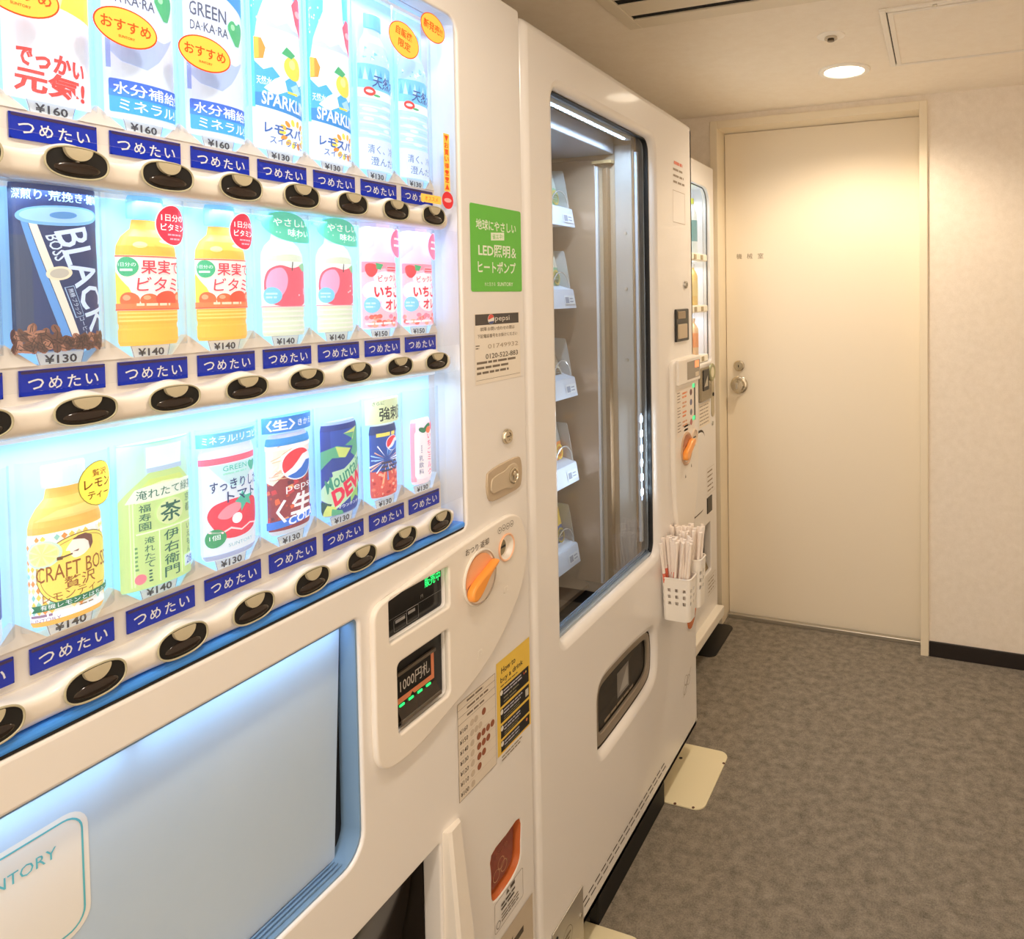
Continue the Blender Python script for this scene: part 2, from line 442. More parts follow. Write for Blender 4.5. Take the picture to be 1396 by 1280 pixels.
b = MB(); b.cyl((.66, hy0+.008, CEIL-.007), .006, -.002, 0, 'z', STEEL, 16); b.build('hatch_catch', t, True)

t = thing('ceiling_air_conditioner', 'cream ceiling air vent with long dark slot above the machines', 'air conditioner', (.35, 1.35, CEIL))
ACM = M('vent_plastic', (232, 222, 202), .45)
ax0, ax1, ay0, ay1 = -.098, .62, .95, 1.812
b = MB()
for x0, x1, y0, y1 in ((ax0, ax0+.035, ay0, ay1), (ax1-.035, ax1, ay0, ay1), (ax0+.035, ax1-.035, ay0, ay0+.035), (ax0+.035, ax1-.035, ay1-.058, ay1)):
    b.bbox(x0, x1, y0, y1, CEIL-.006, CEIL, ACM, .002)
b.build('vent_frame', t)
b = MB(); b.box(ax0+.036, ax1-.036, ay0+.036, ay1-.059, CEIL-.0012, CEIL-.0004, M('vent_black', (3, 3, 3), .9)); b.build('vent_recess', t)
for k in range(7):
    y = ay1-.118-k*.105
    b = MB(); v = [(ax0+.037, y-.042, CEIL-.0045), (ax1-.037, y-.042, CEIL-.0045), (ax1-.037, y+.030, CEIL-.0055), (ax0+.037, y+.030, CEIL-.0055)]
    b.add(v+[(p[0], p[1], p[2]+.0025) for p in v], [(0, 1, 2, 3), (7, 6, 5, 4), (0, 4, 5, 1), (2, 6, 7, 3), (1, 5, 6, 2), (3, 7, 4, 0)], ACM); b.build('vent_louver', t)

# ------------------------------------------------------------------ drink machine beside the camera
Y0, Y1, ZB, ZT = .095, 1.095, .075, 1.83
PIT, YG = .0763, .8581
cols = [YG-PIT*(7-i) for i in range(8)]          # eight columns; the first is cut by the picture's edge
vm = thing('vending_machine', 'large cream drink vending machine with three lit rows of sample drinks', 'vending machine', (-.37, .6, 0), 'vending machines along the left wall')
def shell(parent, y0, y1, x0, x1, m, zt=ZT):
    b = MB(); t = .02
    b.box(x0, x1, y0, y0+t, ZB, zt, m); b.box(x0, x1, y1-t, y1, ZB, zt, m)
    b.box(x0, x1, y0+t, y1-t, zt-t, zt, m); b.box(x0, x1, y0+t, y1-t, ZB, ZB+t, m); b.box(x0, x0+t, y0+t, y1-t, ZB+t, zt-t, m)
    o = b.build('cabinet', parent)
    for x in (x0+.06, x1-.06):
        for y in (y0+.07, y1-.07):
            f = MB(); f.cyl((x, y, 0), .014, .012, ZB, 'z', STEEL, 16); f.cyl((x, y, 0), .028, .0045, .016, 'z', BLACK, 20); f.build('leveling_foot', parent, True)
    return o
shell(vm, Y0, Y1, -.72, -.032, CABINET)
DY0, DY1, DZ0, DZ1 = .270, .921, .9945, 1.757
disp = rrect(DY0, DZ0, DY1, DZ1, (.012, .012, .022, .022))
LP = rrect(.150, .652, .698, .9515, (.03, .032, .008, .01))
PICK = rrect(.36, .17, .842, .563, (.02, .004, .004, .02))
CUP = smooth_poly([(.968, .452), (1.010, .455), (1.051, .455), (1.0515, .415), (1.048, .388), (1.030, .376), (1.0, .372), (.972, .375), (.966, .39), (.967, .42)], 3)
SCR = rrect(.742, .899, .8645, .957, .005)
BIL = rrect(.755, .772, .8615, .8675, .0072, 5)
COIN = ell(1.0125, .936, .020, .020, 28)
plate_obj('front_panel', [rrect(Y0, ZB, Y1, ZT, .006), disp, LP, PICK, CUP, SCR, BIL], -.032, 0, .0035, CABINET, vm)

# lit display
b = MB(); b.box(-.052, -.046, DY0, .897, DZ0, DZ1, M('lit_backing', (176, 218, 246), .5, emit=.56, ecol=(158, 216, 255))); b.build('display_backing', vm)
LIN = M('display_lining', (236, 240, 248), .4)
b = MB()
b.box(-.062, -.033, DY1+.001, DY1+.008, DZ0, DZ1, LIN); b.box(-.062, -.033, DY0-.008, DY0-.001, DZ0, DZ1, LIN)
b.box(-.062, -.033, DY0-.008, DY1+.008, DZ1+.001, DZ1+.008, LIN); b.box(-.062, -.033, DY0-.008, DY1+.008, DZ0-.008, DZ0-.001, LIN)
b.box(-.068, -.062, DY0-.008, DY1+.008, DZ0-.008, DZ1+.008, M('display_rear', (150, 196, 232), .5))
# curved white return on the right of the display
pr = [(-.050, .898), (-.044, .9075), (-.030, .9135), (-.012, .9165), (-.004, .9175)]
v = [(x, y, z) for z in (DZ0, DZ1) for x, y in pr]; n = len(pr)
b.add(v, [(i, i+1, n+i+1, n+i) for i in range(n-1)], LIN)
b.build('display_lining', vm)
b = MB(); b.bbox(-.030, -.0008, DY0+.003, .9185, .9972, 1.0056, M('blue_trim', (66, 152, 255), .25, coat=.3), .003); b.bbox(-.026, -.0020, DY0+.003, .9185, .9947, .9973, BLACK, .0006); b.build('display_sill_trim', vm)

ROWS = [dict(bar=1.4590, bot=.0165, lab=(1.4775, 1.4985), pz=1.5050, c0=1.512, c1=1.738, led=1.746),
        dict(bar=1.2530, bot=.0165, lab=(1.2685, 1.2890), pz=1.2955, c0=1.303, c1=1.446, led=1.4405),
        dict(bar=1.0222, bot=.0172, lab=(1.0385, 1.0615), pz=1.0680, c0=1.075, c1=1.214, led=1.2325)]
PRICE = [[160, 160, 160, 160, 130, 130, 130, 130], [130, 130, 140, 140, 140, 140, 150, 150], [140, 140, 140, 130, 130, 130, 130, 130]]

def bar_mesh(zc, b0):
    NS, NP = 220, 18; y0, y1 = DY0+.010, .9020; v = []; f = []
    for i in range(NS+1):
        q = i/NS; y = y0+(y1-y0)*(.5-.5*cos(pi*q)) if (q < .03 or q > .97) else y0+(y1-y0)*(.5-.5*cos(pi*q))
        e = min((y-y0), (y1-y))/.016; e = sqrt(max(0, 1-(1-min(1, e))**2)) if e < 1 else 1
        w = .5+.5*cos(2*pi*(y-YG)/PIT); w = w**1.25
        top = .0088*(.35+.65*e); wv = .0098*w*(.35+.65*e); bot = b0*(.35+.65*e); fr = .001-.012*(1-e)-.0035*(1-w)
        for j in range(NP+1):
            a = pi/2-pi*j/NP; c, s_ = cos(a), sin(a)
            x = -.030+(fr+.030)*max(0, c)**.42
            q_ = min(1, max(0, (x+.030)/.020)); z = zc+(top+wv*q_*q_*(3-2*q_) if s_ > 0 else bot)*math.copysign(abs(s_)**.72, s_)
            v.append((x, y, z))
    k = NP+1
    for i in range(NS):
        for j in range(NP): f.append((i*k+j, i*k+j+1, (i+1)*k+j+1, (i+1)*k+j))
        f.append((i*k+NP, i*k, (i+1)*k, (i+1)*k+NP))
    f.append(tuple(range(NP, -1, -1))); f.append(tuple(NS*k+j for j in range(k)))
    return v, f
def button_mesh():
    b = MB(); o = ell(0, 0, .0236, .0127, 40, 2.5)
    b.add([(.0009, p[0], p[1]) for p in o], [tuple(range(40))], VOID)
    b.tube([(.0012, p[0], p[1]) for p in ell(0, 0, .0240, .0131, 40, 2.5)], .0009, RIM, 6, True)
    bm = bmesh.new(); bmesh.ops.create_uvsphere(bm, u_segments=20, v_segments=12, radius=1)
    for q in bm.verts: q.co = Vector((.0010+q.co.x*.0022, q.co.y*.0178, -.0048+q.co.z*.0056))
    b.bm(bm, LENS)
    # half-round tab hanging from the top of the oval
    tp = []
    for i in range(25):
        a = pi+pi*i/24; tp.append((.0108*cos(a), .0117+.0102*sin(a)))
    tp = [(x, min(z, .0122*(1-abs(x/.0236)**2.5)**(1/2.5))) for x, z in tp]
    arc = [(x, .0122*(1-abs(x/.0236)**2.5)**(1/2.5)) for x in (.0081, .0054, .0027, 0, -.0027, -.0054, -.0081)]
    oo = tp+arc
    t = tessellate_polygon([[Vector((p[0], p[1], 0)) for p in oo]])
    b.add([(.0040-.0018*(p[1]/.0122)**2 if p[1] > 0 else .0040, p[0], p[1]) for p in oo], list(t), TAB)
    k = len(tp); b.add([(.0009, p[0], p[1]) for p in tp]+[(.0040, p[0], p[1]) for p in tp], [(i, i+1, k+i+1, k+i) for i in range(k-1)], TAB)
    return b
BTN = button_mesh()
btn_src = None; tag_src = {}; lab_src = None; case_src = {}
NAVY = M('blue_label', (16, 48, 188), .45, spec=.3); WHT = M('label_white', (240, 243, 250), .4); NAVYT = M('label_edge', (62, 44, 92), .4)
GREY = ink(96, 104, 116); TAGW = M('price_tag_film', (222, 234, 246), .4, emit=.25)
def dup(o, parent, loc):
    c = o.copy(); COL.objects.link(c); c.parent = parent; c.location = loc; return c
for ri, R in enumerate(ROWS):
    v, f = bar_mesh(R['bar'], R['bot'])
    bar = mesh('button_bar', v, f, CREAM, None, vm, True, 60)
    for c in cols:
        if btn_src is None:
            btn_src = BTN.build('selection_button', bar, True, 50); btn_src.location = (0, c, R['bar']+.0008)
        else:
            q = dup(btn_src, bar, (0, c, R['bar']+(.0008, .0006, .0010)[ri])); q.scale = (1, 1, (1, .90, 1.06)[ri])
    # price shelf: cream backing with a peak between columns
    l0, l1 = R['lab']; zl = l1+.0035
    b = MB(); b.box(-.046, -.0285, DY0+.002, .897, l0-.016, zl, SHELF)
    for i in range(9):
        yc = YG-PIT*(7-i)-PIT/2
        hw, hh = .0195, .0185
        y0_, y1_ = max(yc-hw, DY0+.002), min(yc+hw, .897)
        xf = -.0275
        b.add([(-.046, y0_, zl), (-.046, y1_, zl), (-.042, yc if y0_ < yc < y1_ else y1_, zl+hh), (xf, y0_, zl), (xf, y1_, zl), (-.034, yc, zl+hh)],
              [(0, 2, 1), (3, 4, 5), (0, 3, 5, 2), (1, 2, 5, 4), (0, 1, 4, 3)], SHELF)
    shelf = b.build('price_shelf', vm)
    # ledge strip below the labels, behind the bar
    for ci, c in enumerate(cols):
        if lab_src is None:
            p = Print(flat(0)); p.rect(-.0325, -.0106, .0325, .0106, NAVY, 0, .0028); p.rect(-.0317, .0076, .0317, .0100, NAVYT, 1, .0012)
            for k, ch in enumerate('つめたい'): p.text(ch, -.0212+.0142*k, -.0012, WHT, h=(.0088, .0104, .0106, .0092)[k], layer=2, bold=.012)
            o = ell(0, 0, 1, 1); lab_src = p.build('cold_label', shelf, [([(x, y, z) for x in (-.0016, -.0001) for y, z in ((-.0325, -.0106), (.0325, -.0106), (.0325, .0106), (-.0325, .0106))], [(0, 3, 2, 1), (0, 1, 5, 4), (2, 3, 7, 6), (1, 2, 6, 5), (0, 4, 7, 3)], NAVY)])
            lab_src.location = (-.0262, c, (l0+l1)/2)
        else: dup(lab_src, shelf, (-.0262, c, (l0+l1)/2))
        pv = PRICE[ri][ci]
        if pv not in tag_src:
            p = Print(flat(0)); tr = [(-.0155, -.0062), (.0155, -.0062), (.0185, .0062), (-.0185, .0062)]
            p.poly(tr, TAGW, 0); p.ring(tr, .0004, M('tag_line', (150, 160, 172), .4), 1); p.text('¥%d' % pv, 0, -.0003, GREY, h=.0074, w=.0245, bold=.022)
            tag_src[pv] = p.build('price_tag', shelf, [([(x, y, z) for x in (-.001, -.0001) for y, z in tr], [(0, 3, 2, 1), (0, 1, 5, 4), (2, 3, 7, 6), (1, 2, 6, 5), (0, 4, 7, 3)], TAGW)]); tag_src[pv].location = (-.0300, c, R['pz']+.0016)
        else: dup(tag_src[pv], shelf, (-.0300, c, R['pz']+.0016))
        # clear half-round case round each sample
        hh = R['c1']-R['c0']
        if ri not in case_src:
            n = 14; vv = []; ff = []
            for z in (0, hh):
                for rr in (0, .0008):
                    for i in range(n+1):
                        a = radians(-88+176*i/n); vv.append((-.032+(.0162+rr)*cos(a), (.0352+rr)*sin(a), z))
            k = n+1
            for i in range(n):
                ff += [(i, 2*k+i, 2*k+i+1, i+1), (k+i, k+i+1, 3*k+i+1, 3*k+i), (2*k+i, 3*k+i, 3*k+i+1, 2*k+i+1), (i, i+1, k+i+1, k+i)]
            case_src[ri] = mesh('sample_case', vv, ff, CLEAR, None, shelf, True, 40); case_src[ri].location = (0, c, R['c0'])
        else: dup(case_src[ri], shelf, (0, c, R['c0']))
    # light strip of the row
    b = MB(); b.bbox(-.040, -.032, DY0+.006, .895, R['led']-.002, R['led']+.004, M('light_strip_housing', (240, 244, 250), .4, emit=.3, ecol=(205, 232, 255)), .001); b.build('light_strip', vm)
    lamp('row_light', 'AREA', (-.022, .59, R['led']-.003), 0.30 if ri else 0.46, COOL, vm, (-.034, .59, R['c0']), shape='RECTANGLE', size=.60, size_y=.008, spread=radians(150))
for z0, z1 in ((1.480, DZ1-.002), (1.274, 1.4415), (1.0435, 1.2345)):
    b = MB(); b.box(-.0055, -.0035, DY0+.002, .9165, z0, z1, PANE); b.build('display_pane', vm)

# ---- sample drinks -------------------------------------------------------------
XE = -.034
def half(c, prof, sag, wa, rmax):
    """point on a half-round body: u along the arc, v up, l layer"""
    def r_of(v):
        for (r0, h0), (r1, h1) in zip(prof, prof[1:]):
            if h0 <= v <= h1: return r0+(r1-r0)*(v-h0)/max(1e-9, h1-h0)
        return prof[-1][0] if v > prof[-1][1] else prof[0][0]
    def sf(u, v, l):
        a = u/wa*radians(85); r = r_of(v); k = r/rmax
        return (XE+(sag*k+l*LY)*cos(a), c+(r+l*LY)*sin(a), v)
    sf.vs = [h for r, h in prof]
    return sf
def body(c, prof, sag, wa, rmax, m, caps=True):
    n = int(round(2*wa/Print.STEP/1.0)); sf = half(c, prof, sag, wa, rmax)
    us = [Print.STEP*i for i in range(-int(wa/Print.STEP), int(wa/Print.STEP)+1)]; us = [-wa]+us+[wa]
    v = []; f = []; k = len(us)
    for r, h in prof:
        for u in us:
            a = u/wa*radians(85); q = r/rmax
            v.append((XE+sag*q*cos(a), c+r*sin(a), h))
    for j in range(len(prof)-1):
        for i in range(k-1): f.append((j*k+i, j*k+i+1, (j+1)*k+i+1, (j+1)*k+i))
        f.append((j*k+k-1, j*k, (j+1)*k, (j+1)*k+k-1))
    f.append(tuple(range(k-1, -1, -1))); f.append(tuple((len(prof)-1)*k+i for i in range(k)))
    return v, f, m
GR = ('sample drinks on the top display row', 'sample drinks on the middle display row', 'sample drinks on the bottom display row')
def sample(name, ri, ci, label, cat):
    return thing(name, label, cat, (XE, cols[ci], ROWS[ri]['c0']), GR[ri])
def body_part(name, c, prof, sag, w, m, parent, art=None):
    wa = w*1.3; p = Print(half(c, prof, sag, wa, w), True)
    if art: art(p)
    v, f, mm = body(c, prof, sag, wa, w, m)
    return p.build(name, parent, [(v, f, mm)])
RED = pm(238, 62, 62); PRED = pm(226, 60, 80); WHITE = pm(246, 249, 255); PALE = pm(226, 236, 250); CYAN = pm(92, 206, 246)
SKY = pm(150, 216, 250); BLUE = pm(48, 112, 206); DBLUE = pm(38, 60, 140); NAVYF = pm(30, 46, 92); YEL = pm(252, 222, 84); LEMON = pm(244, 226, 110)
ORG = pm(252, 190, 66); DORG = pm(246, 150, 50); GRN = pm(66, 178, 120); TEAL = pm(78, 190, 168); DGRN = pm(34, 120, 84); TEA = pm(196, 226, 140)
PINK = pm(246, 170, 190); HOT = pm(240, 92, 120); BRN = pm(120, 60, 34); INK = pm(70, 80, 110); LBL = pm(176, 222, 250); MINT = pm(160, 224, 206)

def sticker_on_case(name, parent, c, cy, cz, rx, ry, m, edge, lines, wa=.047):
    prof = [(.0362, 0), (.0362, 3)]; p = Print(half(c, prof, .0195, wa, .0362), True)
    p.ell(cy, cz, rx, ry, edge, 2); p.ell(cy, cz, rx-.0008, ry-.0008, m, 3)
    for t, du, dv, h, w, col in lines: p.text(t, cy+du, cz+dv, col, h=h, w=w, layer=4, bold=.015)
    return p.build(name, parent)

def citrus(p, x, y, r, l=2, m=None):
    p.ell(x, y, r, r, m or DORG, l, 20); p.ell(x, y, r*.84, r*.84, pm(252, 206, 120), l+1, 20)
    for k in range(8):
        a = k*pi/4+.2; p.poly([(x+r*.1*cos(a), y+r*.1*sin(a)), (x+r*.76*cos(a-.3), y+r*.76*sin(a-.3)), (x+r*.76*cos(a+.3), y+r*.76*sin(a+.3))], m or DORG, l+2)

# top row ------------------------------------------------------------
def card_prof(ri, top=None): R = ROWS[ri]; return [(.0325, R['c0']), (.0325, top or R['c1']-.003)]
def art_yellow(p):
    p.rect(-.041, 1.513, .041, 1.734, pm(232, 238, 250), 1)
    p.poly([(-.036, 1.583), (-.030, 1.60), (-.024, 1.640), (-.022, 1.70), (-.012, 1.725), (.016, 1.725), (.030, 1.69), (.036, 1.62), (.037, 1.585), (.02, 1.590), (-.01, 1.593)], pm(253, 240, 170), 2)
    p.poly([(.004, 1.592), (.010, 1.62), (.008, 1.70), (.024, 1.70), (.032, 1.64), (.033, 1.586)], YEL, 3)
    p.poly([(-.030, 1.60), (-.014, 1.598), (-.010, 1.613), (-.022, 1.628)], pm(240, 206, 120), 3)
    p.text('でっかい', -.002, 1.5445, RED, h=.0165, w=.048, bold=.042, layer=4, rot=-.08); p.text('元気!', -.003, 1.5260, RED, h=.0205, w=.050, bold=.036, layer=4, rot=-.05)
for ci, lab in ((0, 'sample card of yellow drink cut by the left edge, top row'), (1, 'sample card showing a big yellow bottle over large red writing')):
    t = sample('sample_card', 0, ci, lab, 'sample drink'); c = cols[ci]
    body_part('printed_film', c, card_prof(0), .0115, .0325, PALE, t, art_yellow)
def art_ion(p):
    p.rect(-.041, 1.513, .041, 1.734, pm(216, 228, 246), 1)
    p.poly([(-.040, 1.734), (-.040, 1.672), (-.02, 1.668), (.01, 1.655), (.040, 1.640), (.040, 1.734)], pm(62, 150, 220), 2)
    for k in range(26):
        x = random.uniform(-.036, .036); z = random.uniform(1.672, 1.73); s = random.uniform(.002, .006)
        p.poly([(x, z), (x+s, z+s*.4), (x+s*.5, z+s*1.3)], (pm(120, 200, 240), pm(190, 230, 250), pm(36, 110, 196))[k % 3], 3)
    p.poly([(-.036, 1.575), (-.036, 1.60), (-.016, 1.596), (.016, 1.590), (.028, 1.597), (.010, 1.570), (.0, 1.56), (-.02, 1.563)], pm(176, 198, 238), 2)
    p.poly([(-.036, 1.556), (-.030, 1.556), (-.030, 1.60), (-.036, 1.60)], pm(140, 160, 220), 3)
    p.text('GREEN', -.012, 1.6370, INK, h=.0140, w=.036, layer=3, bold=.008); p.text('DA·KA·RA', -.011, 1.6205, INK, h=.0092, w=.037, layer=3, bold=.006)
    hrt = [(x-.005, z-.004) for x, z in ((.024, 1.611), (.033, 1.630), (.0325, 1.638), (.0278, 1.642), (.0235, 1.637), (.018, 1.642), (.0122, 1.636), (.0125, 1.628))]
    p.poly(chaikin(hrt, 1), GRN, 4); p.ell(.013, 1.630, .0026, .0032, pm(160, 230, 180), 5, 12)
    q = rrect(-.033, 1.5165, .0345, 1.5465, .002); p.poly(q, pm(52, 168, 236), 3); p.rect(-.033, 1.533, .0345, 1.5465, pm(44, 104, 216), 4, .002); p.rect(-.033, 1.531, .0345, 1.537, pm(48, 134, 226), 5)
    p.text('水分補給!', .001, 1.5385, WHITE, h=.0112, w=.058, layer=6, bold=.012); p.text('ミネラル!', .002, 1.5240, WHITE, h=.0102, w=.050, layer=6, bold=.012)
for ci, lab in ((2, 'sample card of pale blue water bottle, first one right of the yellow bottle'), (3, 'sample card of pale blue water bottle, second one right of the yellow bottle')):
    t = sample('sample_card', 0, ci, lab, 'sample drink')
    body_part('printed_film', cols[ci], card_prof(0), .0115, .0325, PALE, t, art_ion)
def art_spark(p):
    p.rect(-.041, 1.513, .041, 1.734, CYAN, 1)
    for k in range(40):
        x = random.uniform(-.039, .039); z = random.uniform(1.64, 1.73); p.ell(x, z, .0009, .0014, WHITE, 2, 8)
    p.poly([(-.034, 1.513), (.034, 1.513), (.034, 1.628), (.028, 1.655), (.014, 1.690), (.013, 1.708), (.012, 1.722), (-.012, 1.722), (-.013, 1.708), (-.014, 1.690), (-.028, 1.655), (-.034, 1.628)], pm(232, 240, 252), 3)
    p.rect(-.041, 1.513, .041, 1.556, pm(236, 242, 252), 2)
    p.poly([(-.029, 1.650), (-.016, 1.655), (-.006, 1.650), (.006, 1.658), (.014, 1.652), (.026, 1.652), (.026, 1.648), (-.029, 1.646)], pm(196, 212, 238), 4)
    p.poly([(-.034, 1.560), (.034, 1.552), (.034, 1.595), (.022, 1.590), (.012, 1.600), (.0, 1.590), (-.012, 1.603), (-.022, 1.598), (-.034, 1.606)], pm(66, 178, 232), 4)
    p.poly([(-.010, 1.590), (0, 1.597), (.004, 1.580), (-.010, 1.572), (-.022, 1.578)], WHITE, 5)
    p.poly([(.008, 1.586), (.018, 1.592), (.026, 1.582), (.015, 1.577)], pm(170, 220, 246), 5)
    p.poly([(-.034, 1.572), (-.01, 1.574), (.034, 1.566), (.034, 1.552), (-.034, 1.558)], pm(44, 140, 216), 5)
    p.text('SPARKLING', .009, 1.5655, WHITE, h=.0150, w=.068, layer=6, bold=.02, rot=-.06)
    p.text('天然水', -.022, 1.586, WHITE, h=.0095, w=.018, layer=6, bold=.01); p.rect(.004, 1.578, .018, 1.5805, YEL, 6)
    p.ell(.013, 1.608, .0125, .0135, YEL, 5); p.ell(.011, 1.612, .0045, .0055, pm(255, 240, 150), 6); p.poly([(-.002, 1.621), (.010, 1.618), (.016, 1.624), (.004, 1.630)], GRN, 6)
    p.poly([(-.034, 1.608), (-.022, 1.610), (-.019, 1.622), (-.024, 1.632), (-.034, 1.632)], DORG, 5); p.poly([(-.034, 1.608), (-.027, 1.610), (-.027, 1.632), (-.034, 1.632)], ORG, 6)
    for k in range(14):
        a = k*.45; p.ell(.014+.017*cos(a), 1.533+.013*sin(a), .0042, .0026, (ORG, YEL, DORG)[k % 3], 4, 10, a)
    p.text('レモスパ', .0, 1.5345, pm(40, 96, 176), h=.0120, w=.045, layer=6, bold=.03, rot=-.04); p.text('スイッチだ', .004, 1.5215, pm(64, 110, 180), h=.0085, w=.042, layer=6, bold=.01, rot=-.04)
    p.poly([(.012, 1.680), (.018, 1.660), (.030, 1.645), (.033, 1.672), (.028, 1.690), (.020, 1.692)], HOT, 5); p.text('NEW', .024, 1.672, WHITE, h=.006, w=.013, layer=6, bold=.02, rot=-.3) if False else p.ell(.023, 1.673, .006, .004, pm(250, 180, 190), 6, 14)
for ci, lab in ((4, 'sample card of white sparkling water bottle with lemon, the nearer of two'), (5, 'sample card of white sparkling water bottle with lemon, beside the clear water bottles')):
    t = sample('sample_card', 0, ci, lab, 'sample drink')
    body_part('printed_film', cols[ci], card_prof(0), .0115, .0325, PALE, t, art_spark)
def art_water(p):
    p.poly([(-.036, 1.605), (.036, 1.605), (.036, 1.648), (.01, 1.651), (-.036, 1.648)], pm(120, 204, 240), 1)
    for k in range(10):
        x = -.034+k*.0075; p.poly([(x, 1.628), (x+.004, 1.645), (x+.008, 1.628)], (pm(84, 180, 226), pm(190, 230, 248))[k % 2], 2)
    p.rect(-.036, 1.605, .036, 1.617, pm(236, 244, 252), 3)
    p.text('天然水', .009, 1.6285, pm(44, 84, 160), h=.017, w=.042, layer=4, bold=.015, shear=.15); p.ell(-.017, 1.6135, .0085, .0058, RED, 5, 18); p.ell(-.017, 1.6135, .005, .002, WHITE, 6, 12); p.ell(-.007, 1.6095, .005, .0016, GRN, 5, 10)
    for k in range(9): p.rect(-.034, 1.555+k*.0055, .034, 1.5572+k*.0055, (pm(176, 222, 250), pm(214, 238, 253))[k % 2], 1)
    for k in range(7): p.ell(random.uniform(-.02, .02), 1.56+k*.006, random.uniform(.006, .012), .0025, pm(222, 240, 254), 2, 14)
    for k in range(22):
        x = random.uniform(-.028, .028); z = random.uniform(1.652, 1.668); s = random.uniform(.002, .006); p.poly([(x, z), (x+s, z+s*.5), (x, z+s)], (pm(120, 200, 240), WHITE, pm(176, 224, 248))[k % 3], 2)
    p.rect(-.037, 1.5125, .037, 1.553, pm(214, 234, 252), 3); p.text('清く、冷たく、', .012, 1.5395, pm(80, 116, 176), h=.0112, w=.066, layer=4); p.text('澄んだ水。', .010, 1.5240, pm(80, 116, 176), h=.0112, w=.054, layer=4)
WPROF = [(.029, 1.5125), (.029, 1.60), (.0295, 1.606), (.0295, 1.648), (.0285, 1.662), (.024, 1.678), (.0155, 1.690), (.0140, 1.698)]
for ci, lab in ((6, 'clear water sample bottle with pale blue label, left of the end one'), (7, 'clear water sample bottle with pale blue label, last of the top row')):
    t = sample('sample_bottle', 0, ci, lab, 'sample drink')
    body_part('bottle_body', cols[ci], WPROF, .0140, .0295, pm(186, 226, 250), t, art_water)
    body_part('cap', cols[ci], [(.0150, 1.6985), (.0150, 1.716), (.0135, 1.718)], .0095, .0150, pm(110, 190, 236), t)

# middle row ---------------------------------------------------------
BP = [(.0262, 1.3035), (.0278, 1.307), (.0278, 1.318), (.0270, 1.320), (.0270, 1.323), (.0278, 1.325), (.0278, 1.3895), (.0270, 1.396), (.0225, 1.4045), (.0140, 1.412), (.0122, 1.4205)]
def art_coffee(p):
    p.rect(-.041, 1.3045, .041, 1.442, pm(34, 58, 110), 1); p.rect(-.041, 1.41, .041, 1.442, pm(28, 50, 104), 2); p.rect(-.041, 1.3045, -.02, 1.40, pm(48, 66, 100), 2)
    p.text('深煎り·荒挽き·雑味', .0, 1.4335, pm(176, 214, 240), h=.0085, w=.070, layer=4, bold=.012)
    q = [(-.028, 1.414), (.031, 1.418), (.040, 1.335), (.012, 1.312), (-.002, 1.312)]
    p.poly(q, pm(30, 50, 100), 3); p.poly([(-.028, 1.414), (-.023, 1.414), (.004, 1.314), (-.002, 1.314)], pm(90, 150, 220), 4); p.poly([(-.0225, 1.414), (-.017, 1.414), (.010, 1.314), (.0045, 1.314)], pm(226, 220, 206), 4)
    p.ell(.0, 1.4175, .032, .0085, pm(120, 180, 228), 5, 30, .07); p.ell(.0, 1.4180, .028, .0065, pm(160, 206, 240), 6, 30, .07); p.ell(.001, 1.4180, .009, .003, pm(84, 146, 206), 7, 16, .1)
    p.text('BLACK', .0175, 1.3635, pm(206, 224, 244), w=.090, h=.0235, layer=6, rot=-1.30, bold=.012)
    p.text('BOSS', -.004, 1.3905, pm(206, 222, 240), w=.022, h=.0085, layer=6, rot=-1.30, bold=.01)
    p.ell(-.003, 1.369, .0085, .0058, pm(226, 216, 190), 6, 22, .2); p.ell(-.003, 1.369, .0060, .0040, pm(186, 180, 168), 7, 18, .2)
    p.line(.003, 1.358, .010, 1.332, .0068, pm(160, 190, 220), 5); p.line(.0031, 1.3575, .0099, 1.3325, .0056, pm(30, 50, 100), 6); p.text('無糖·ブラック', .0065, 1.345, pm(200, 216, 236), w=.023, h=.0036, layer=7, rot=-1.31)
    p.text('コーヒー', .0130, 1.324, pm(190, 206, 230), w=.016, h=.0038, layer=6, rot=-1.30)
    rnd = random.Random(3)
    for k in range(120):
        x = rnd.uniform(-.039, .039); z = 1.306+rnd.random()**1.5*(.018 if x < -.004 else .010); a = rnd.uniform(0, pi)
        p.ell(x, z, .0042, .0027, (pm(126, 80, 64), pm(164, 112, 90), pm(96, 58, 48))[k % 3], 8+k % 3, 10, a); p.line(x-.003*cos(a), z-.003*sin(a), x+.003*cos(a), z+.003*sin(a), .0006, pm(56, 32, 28), 11)
for ci, lab in ((0, 'dark coffee sample card cut by the left edge, middle row'), (1, 'dark blue sample card of a tilted black coffee can above beans')):
    t = sample('sample_card', 1, ci, lab, 'sample drink')
    body_part('printed_film', cols[ci], [(.0325, 1.3040), (.0325, 1.4425)], .0115, .0325, pm(40, 64, 110), t, art_coffee)
def art_orange_body(p):
    for k in range(3): p.rect(-.034, 1.326+k*.0035, .034, 1.3275+k*.0035, pm(255, 214, 120), 1)
    p.ell(-.012, 1.397, .006, .003, pm(255, 226, 150), 1, 14); p.ell(.012, 1.401, .007, .002, pm(255, 232, 170), 1, 14)
